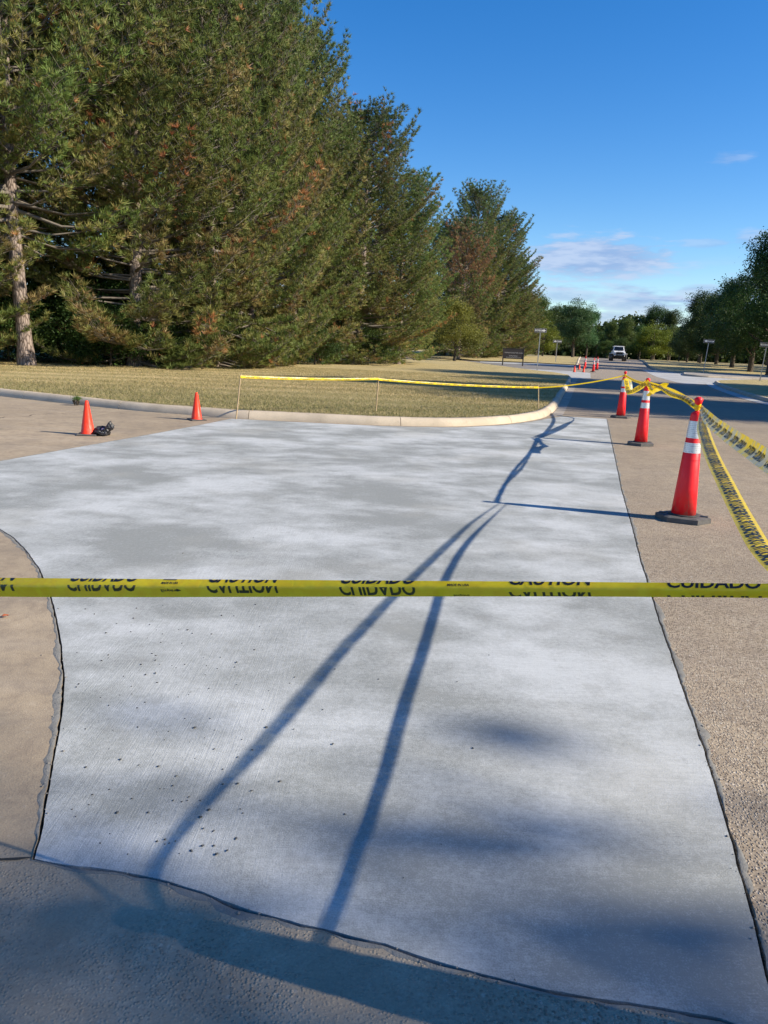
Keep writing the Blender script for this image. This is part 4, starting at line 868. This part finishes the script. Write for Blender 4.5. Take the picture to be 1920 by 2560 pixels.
def broad(me, u, y, topv, lb, rz, native=12., wide=1., x=None, h=None, grp='broadleaf trees along the far end of the road', name='broadleaf_tree', cat='tree'):
    h = hgt_at(u, topv, y) if h is None else h; k = h/native; x = AT(u, (topv+775)/2, y).x if x is None else x
    return tree_from(name, me, (x, y, zt(y)+.1), rz, (k*wide, k*wide, k), lb, cat, grp)
tree_from('yew_bush', yew, (AT(985, 720, 70).x, 70, zt(70)+.1), .5, (1.05, 1.05, 1), 'round olive evergreen bush at the foot of the far pine clump', 'bush', None)
broad(brD, 1175, 108, 690, 'yellow-green tree behind the right-pointing one way sign', .3, 9, 1.0)
broad(brB, 1163, 125, 632, 'dark spreading tree behind the yellow-green one, next to the pines', 1.1, wide=1.0)
broad(brA, 1205, 135, 655, 'dark tree filling the gap left of the tall bright one', 2.0)
broad(brC, 1243, 118, 636, 'tall pale green tree with an upright crown above the left verge', 3.3, wide=1.15)
broad(brC, 1272, 121, 650, 'slimmer pale green tree leaning out from the tall bright one', 1.3, wide=.8)
broad(brA, 1290, 150, 715, 'low dark tree just right of the tall pale tree', .1, wide=1.2)
broad(brB, 1318, 155, 690, 'thin-topped tree above the white car', 5.2, wide=.8)
broad(brB, 1352, 150, 684, 'mid-green tree right above the car, left of the dark high crown', 4.4, wide=.9)
broad(brA, 1385, 158, 700, 'tree in the middle of the far wood', 1.9)
broad(brE, 1418, 165, 658, 'dark flat-topped tree standing above the far wood', 2.9, wide=1.0)
broad(brE, 1452, 160, 668, 'second dark tree standing above the far wood, to the right', 4.9, wide=.9)
broad(brD, 1412, 140, 697, 'yellow-green tree in front of the dark flat-topped tree', 5.9, 9, 1.15)
broad(brB, 1446, 142, 702, 'lighter tree right of the yellow-green one in the far wood', 3.1)
broad(brA, 1340, 145, 728, 'low bushy tree at the road end', .6, wide=1.5)
broad(brA, 1380, 143, 735, 'low dark bushy tree right of the road end', 1.6, wide=1.6)
broad(brB, 1310, 143, 735, 'low bushy tree behind the far cones', 2.6, wide=1.6)
broad(brA, 1470, 130, 720, 'dark bushy tree beside the right verge', 5.6, wide=1.3)
RG = 'dark trees along the right side'
broad(brE, 1490, 110, 690, 'first dark tree of the right-hand row, farthest back', .8, grp=RG)
broad(brA, 1522, 104, 655, 'dark tree of the right row with a stepped crown', 2.4, grp=RG)
broad(brE, 1558, 96, 632, 'dark tree of the right row above the left yellow bollard', 3.6, grp=RG)
broad(brE, 1596, 86, 596, 'tall dark tree of the right row above the right yellow bollard', 4.7, grp=RG)
broad(brE, 1640, 74, 560, 'large dark tree of the right row near the photo edge', 1.2, grp=RG)
broad(brE, 1690, 66, 470, 'tallest dark tree cut by the right edge of the photo', 5.4, wide=.9, grp=RG)
wood = []
def far_wood():
    C = []; rr = random.Random(5)
    for _ in range(20000):
        x = rr.uniform(-70, 190); y = 172+rr.uniform(-5, 9)+abs(x-60)*-.1; top = 8.0+3.0*mnoise.noise(Vector((x*.12, 1, 2)))+1.5*mnoise.noise(Vector((x*.5, 5, 2)))
        C.append((x, y, .9+rr.random()**1.1*top))
    C = np.array(C); per = 4; K = len(C)*per; P = np.repeat(C, per, 0)+rng.normal(size=(K, 3))*.45; N = unit(rng.normal(size=(K, 3))+np.array([0, -.6, .4])); a = unit(np.cross(N, rng.normal(size=(K, 3)))); b = np.cross(N, a); q = rng.uniform(.55, 1.2, (K, 1))
    V = np.stack([P-a*q*.5, P-b*q*.35, P+a*q*.6, P+b*q*.35], 1).reshape(-1, 3); T = np.repeat((np.array([[.035, .07, .018]])+rng.random((K, 1))*np.array([[.05, .06, .012]])), 4, 0)
    o = link(bpy.data.objects.new('far_wood', npmesh('far_wood', V, np.arange(K*4).reshape(-1, 4), MT['leaf'], T, 4))); tag(o, 'dense green wood closing the view beyond the end of the road', None, None, 'stuff')
far_wood()
for i, (x, y, h) in enumerate([(52, 90, 11), (60, 102, 12), (48, 118, 11), (62, 125, 12), (74, 112, 12), (75, 135, 12), (90, 140, 12), (50, 74, 11), (58, 80, 12), (43, 60, 11), (36, 150, 9), (100, 120, 12)]):
    broad([brE, brA][i % 2], 0, y, 0, 'dark broadleaf tree deep in the wood behind the right-hand row', i*1.3, x=x, h=h, grp='trees deep in the right-hand wood', wide=1.15)
# thin bare-topped tree above the far wood
# undergrowth at the foot of the pine row
k = 0
for (x, y, s) in [(-15.5, 30.5, 1.0), (-13.2, 31.5, 1.1), (-11.4, 30.6, .8), (-9.8, 31.8, .7), (-8.5, 33.2, .6), (-16.5, 27.2, .8), (-12, 33.5, 1.3), (-18.5, 28, 1.2), (-14.5, 34, 1.6), (-17.5, 32, 1.6), (-10.5, 35, 1.4), (-7.6, 38.5, .8), (-4.5, 44.5, .8), (-1.5, 50, .8), (-9.5, 37.5, 1.2), (-12.5, 36.5, 1.5)]:
    k += 1; tree_from('broadleaf_shrub', shrub, (x, y, zt(y)+.1), k*1.9, (s, s, s*.9), 'dark leafy shrub growing in the shade under the pine row', 'shrub', 'shrubs under the pines')
# weed growing from the curb joint
weed = broad_mesh(21, .2, .2, 60, .035, ((.07, .13, .03), (.13, .22, .05)), low=.02, trunk=.006)
p = G(163, 868, .08); tree_from('weed', weed, (p.x, p.y+.05, .06), .4, .5, 'green weed growing out of a curb joint at the left', 'weed', None)
# trees outside the frame whose shade falls across road, lawn and foreground
GS = 'shade trees right of the photo'
def shade_tree(me, tip, away, native, lb, wide=1.0, name='pine_tree', cat='pine tree', tall=None):
    x = tip[0]-sh.x*away; y = tip[1]-sh.y*away; h = away*math.tan(R(SUN_EL))+zt(tip[1])-zt(y) if tall is None else tall; k = h/native
    return tree_from(name, me, (x, y, zt(y)), random.random()*6, (k*wide, k*wide, k), lb, cat, GS)
for p_, a_, aw, wd, lb in [(23.8, -2.0, 27, 1.05, 'pine outside the right edge whose shade crosses the near road'), (27.6, -7.6, 27, .80, 'slimmer pine outside the right edge shading the lawn tip'), (37.0, -2.5, 27, .98, 'pine outside the right edge shading the road farther off'), (43.5, -6.5, 28, .95, 'pine outside the right edge shading the far lawn'), (24.5, 6, 24, .85, 'pine farther outside the right edge')]:
    shade_tree(pineE, (.97*a_+.242*p_, -.242*a_+.97*p_), aw, 18, lb, wd)
    if a_ < 0: shade_tree(pineB, (.97*(a_+1.5)+.242*(p_-.6), -.242*(a_+1.5)+.97*(p_-.6)), aw+4, 18, lb.replace('outside', 'added behind the first to thicken its shade, outside'), wd)  # extra pine added behind each one so its shade falls denser

tree_from('broadleaf_tree', brE, (16.6, -7.0, 0), 1.0, (1.33*.68, 1.33*.68, 1.33), 'broad tree standing behind the viewer at the right, shading the foreground', 'tree', GS)
tree_from('broadleaf_tree', brA, (23.5, -7.35, 0), 2.0, (1.1, 1.1, 1.6), 'second broad tree behind the viewer at the right', 'tree', GS)
# ------------------------------------------------------------------ grass
def grass():
    N = 150000; ys = rng.uniform(0, 1, N)**1.6*26+13.2; xs = rng.uniform(-15, 12, N); pts_ = np.stack([xs, ys], 1)
    poly = np.array([(p.x, p.y) for p in [q+n*.16 for q, n in zip(kp, kn)]]+[(5, 55), (-40, 55), (-40, 14)])
    inside = np.zeros(N, bool); j = len(poly)-1
    for i in range(len(poly)):
        a, b = poly[i], poly[j]; c = ((a[1] > ys) != (b[1] > ys)); xi = (b[0]-a[0])*(ys-a[1])/(b[1]-a[1]+1e-12)+a[0]; inside ^= c & (xs < xi); j = i
    pts_ = pts_[inside]; n = len(pts_); z = np.array([zlawn(a, b) for a, b in pts_])-.005
    P = np.column_stack([pts_, z]); D = np.tile([0, 0, 1.0], (n, 1)); sel = rng.random(n)
    c = np.where(sel[:, None] < .28, [[.17, .19, .06]], np.where(sel[:, None] < .8, [[.56, .45, .25]], [[.34, .30, .13]]))*rng.uniform(.8, 1.2, (n, 1))
    V, F, T = blades(P, D, 3, .05, .011, .75, c*.8, c)
    o = link(bpy.data.objects.new('grass', npmesh('grass', V, F, MT['blade'], T))); tag(o, 'short dry grass of the mown lawn behind the curb', None, None, 'stuff')
grass()
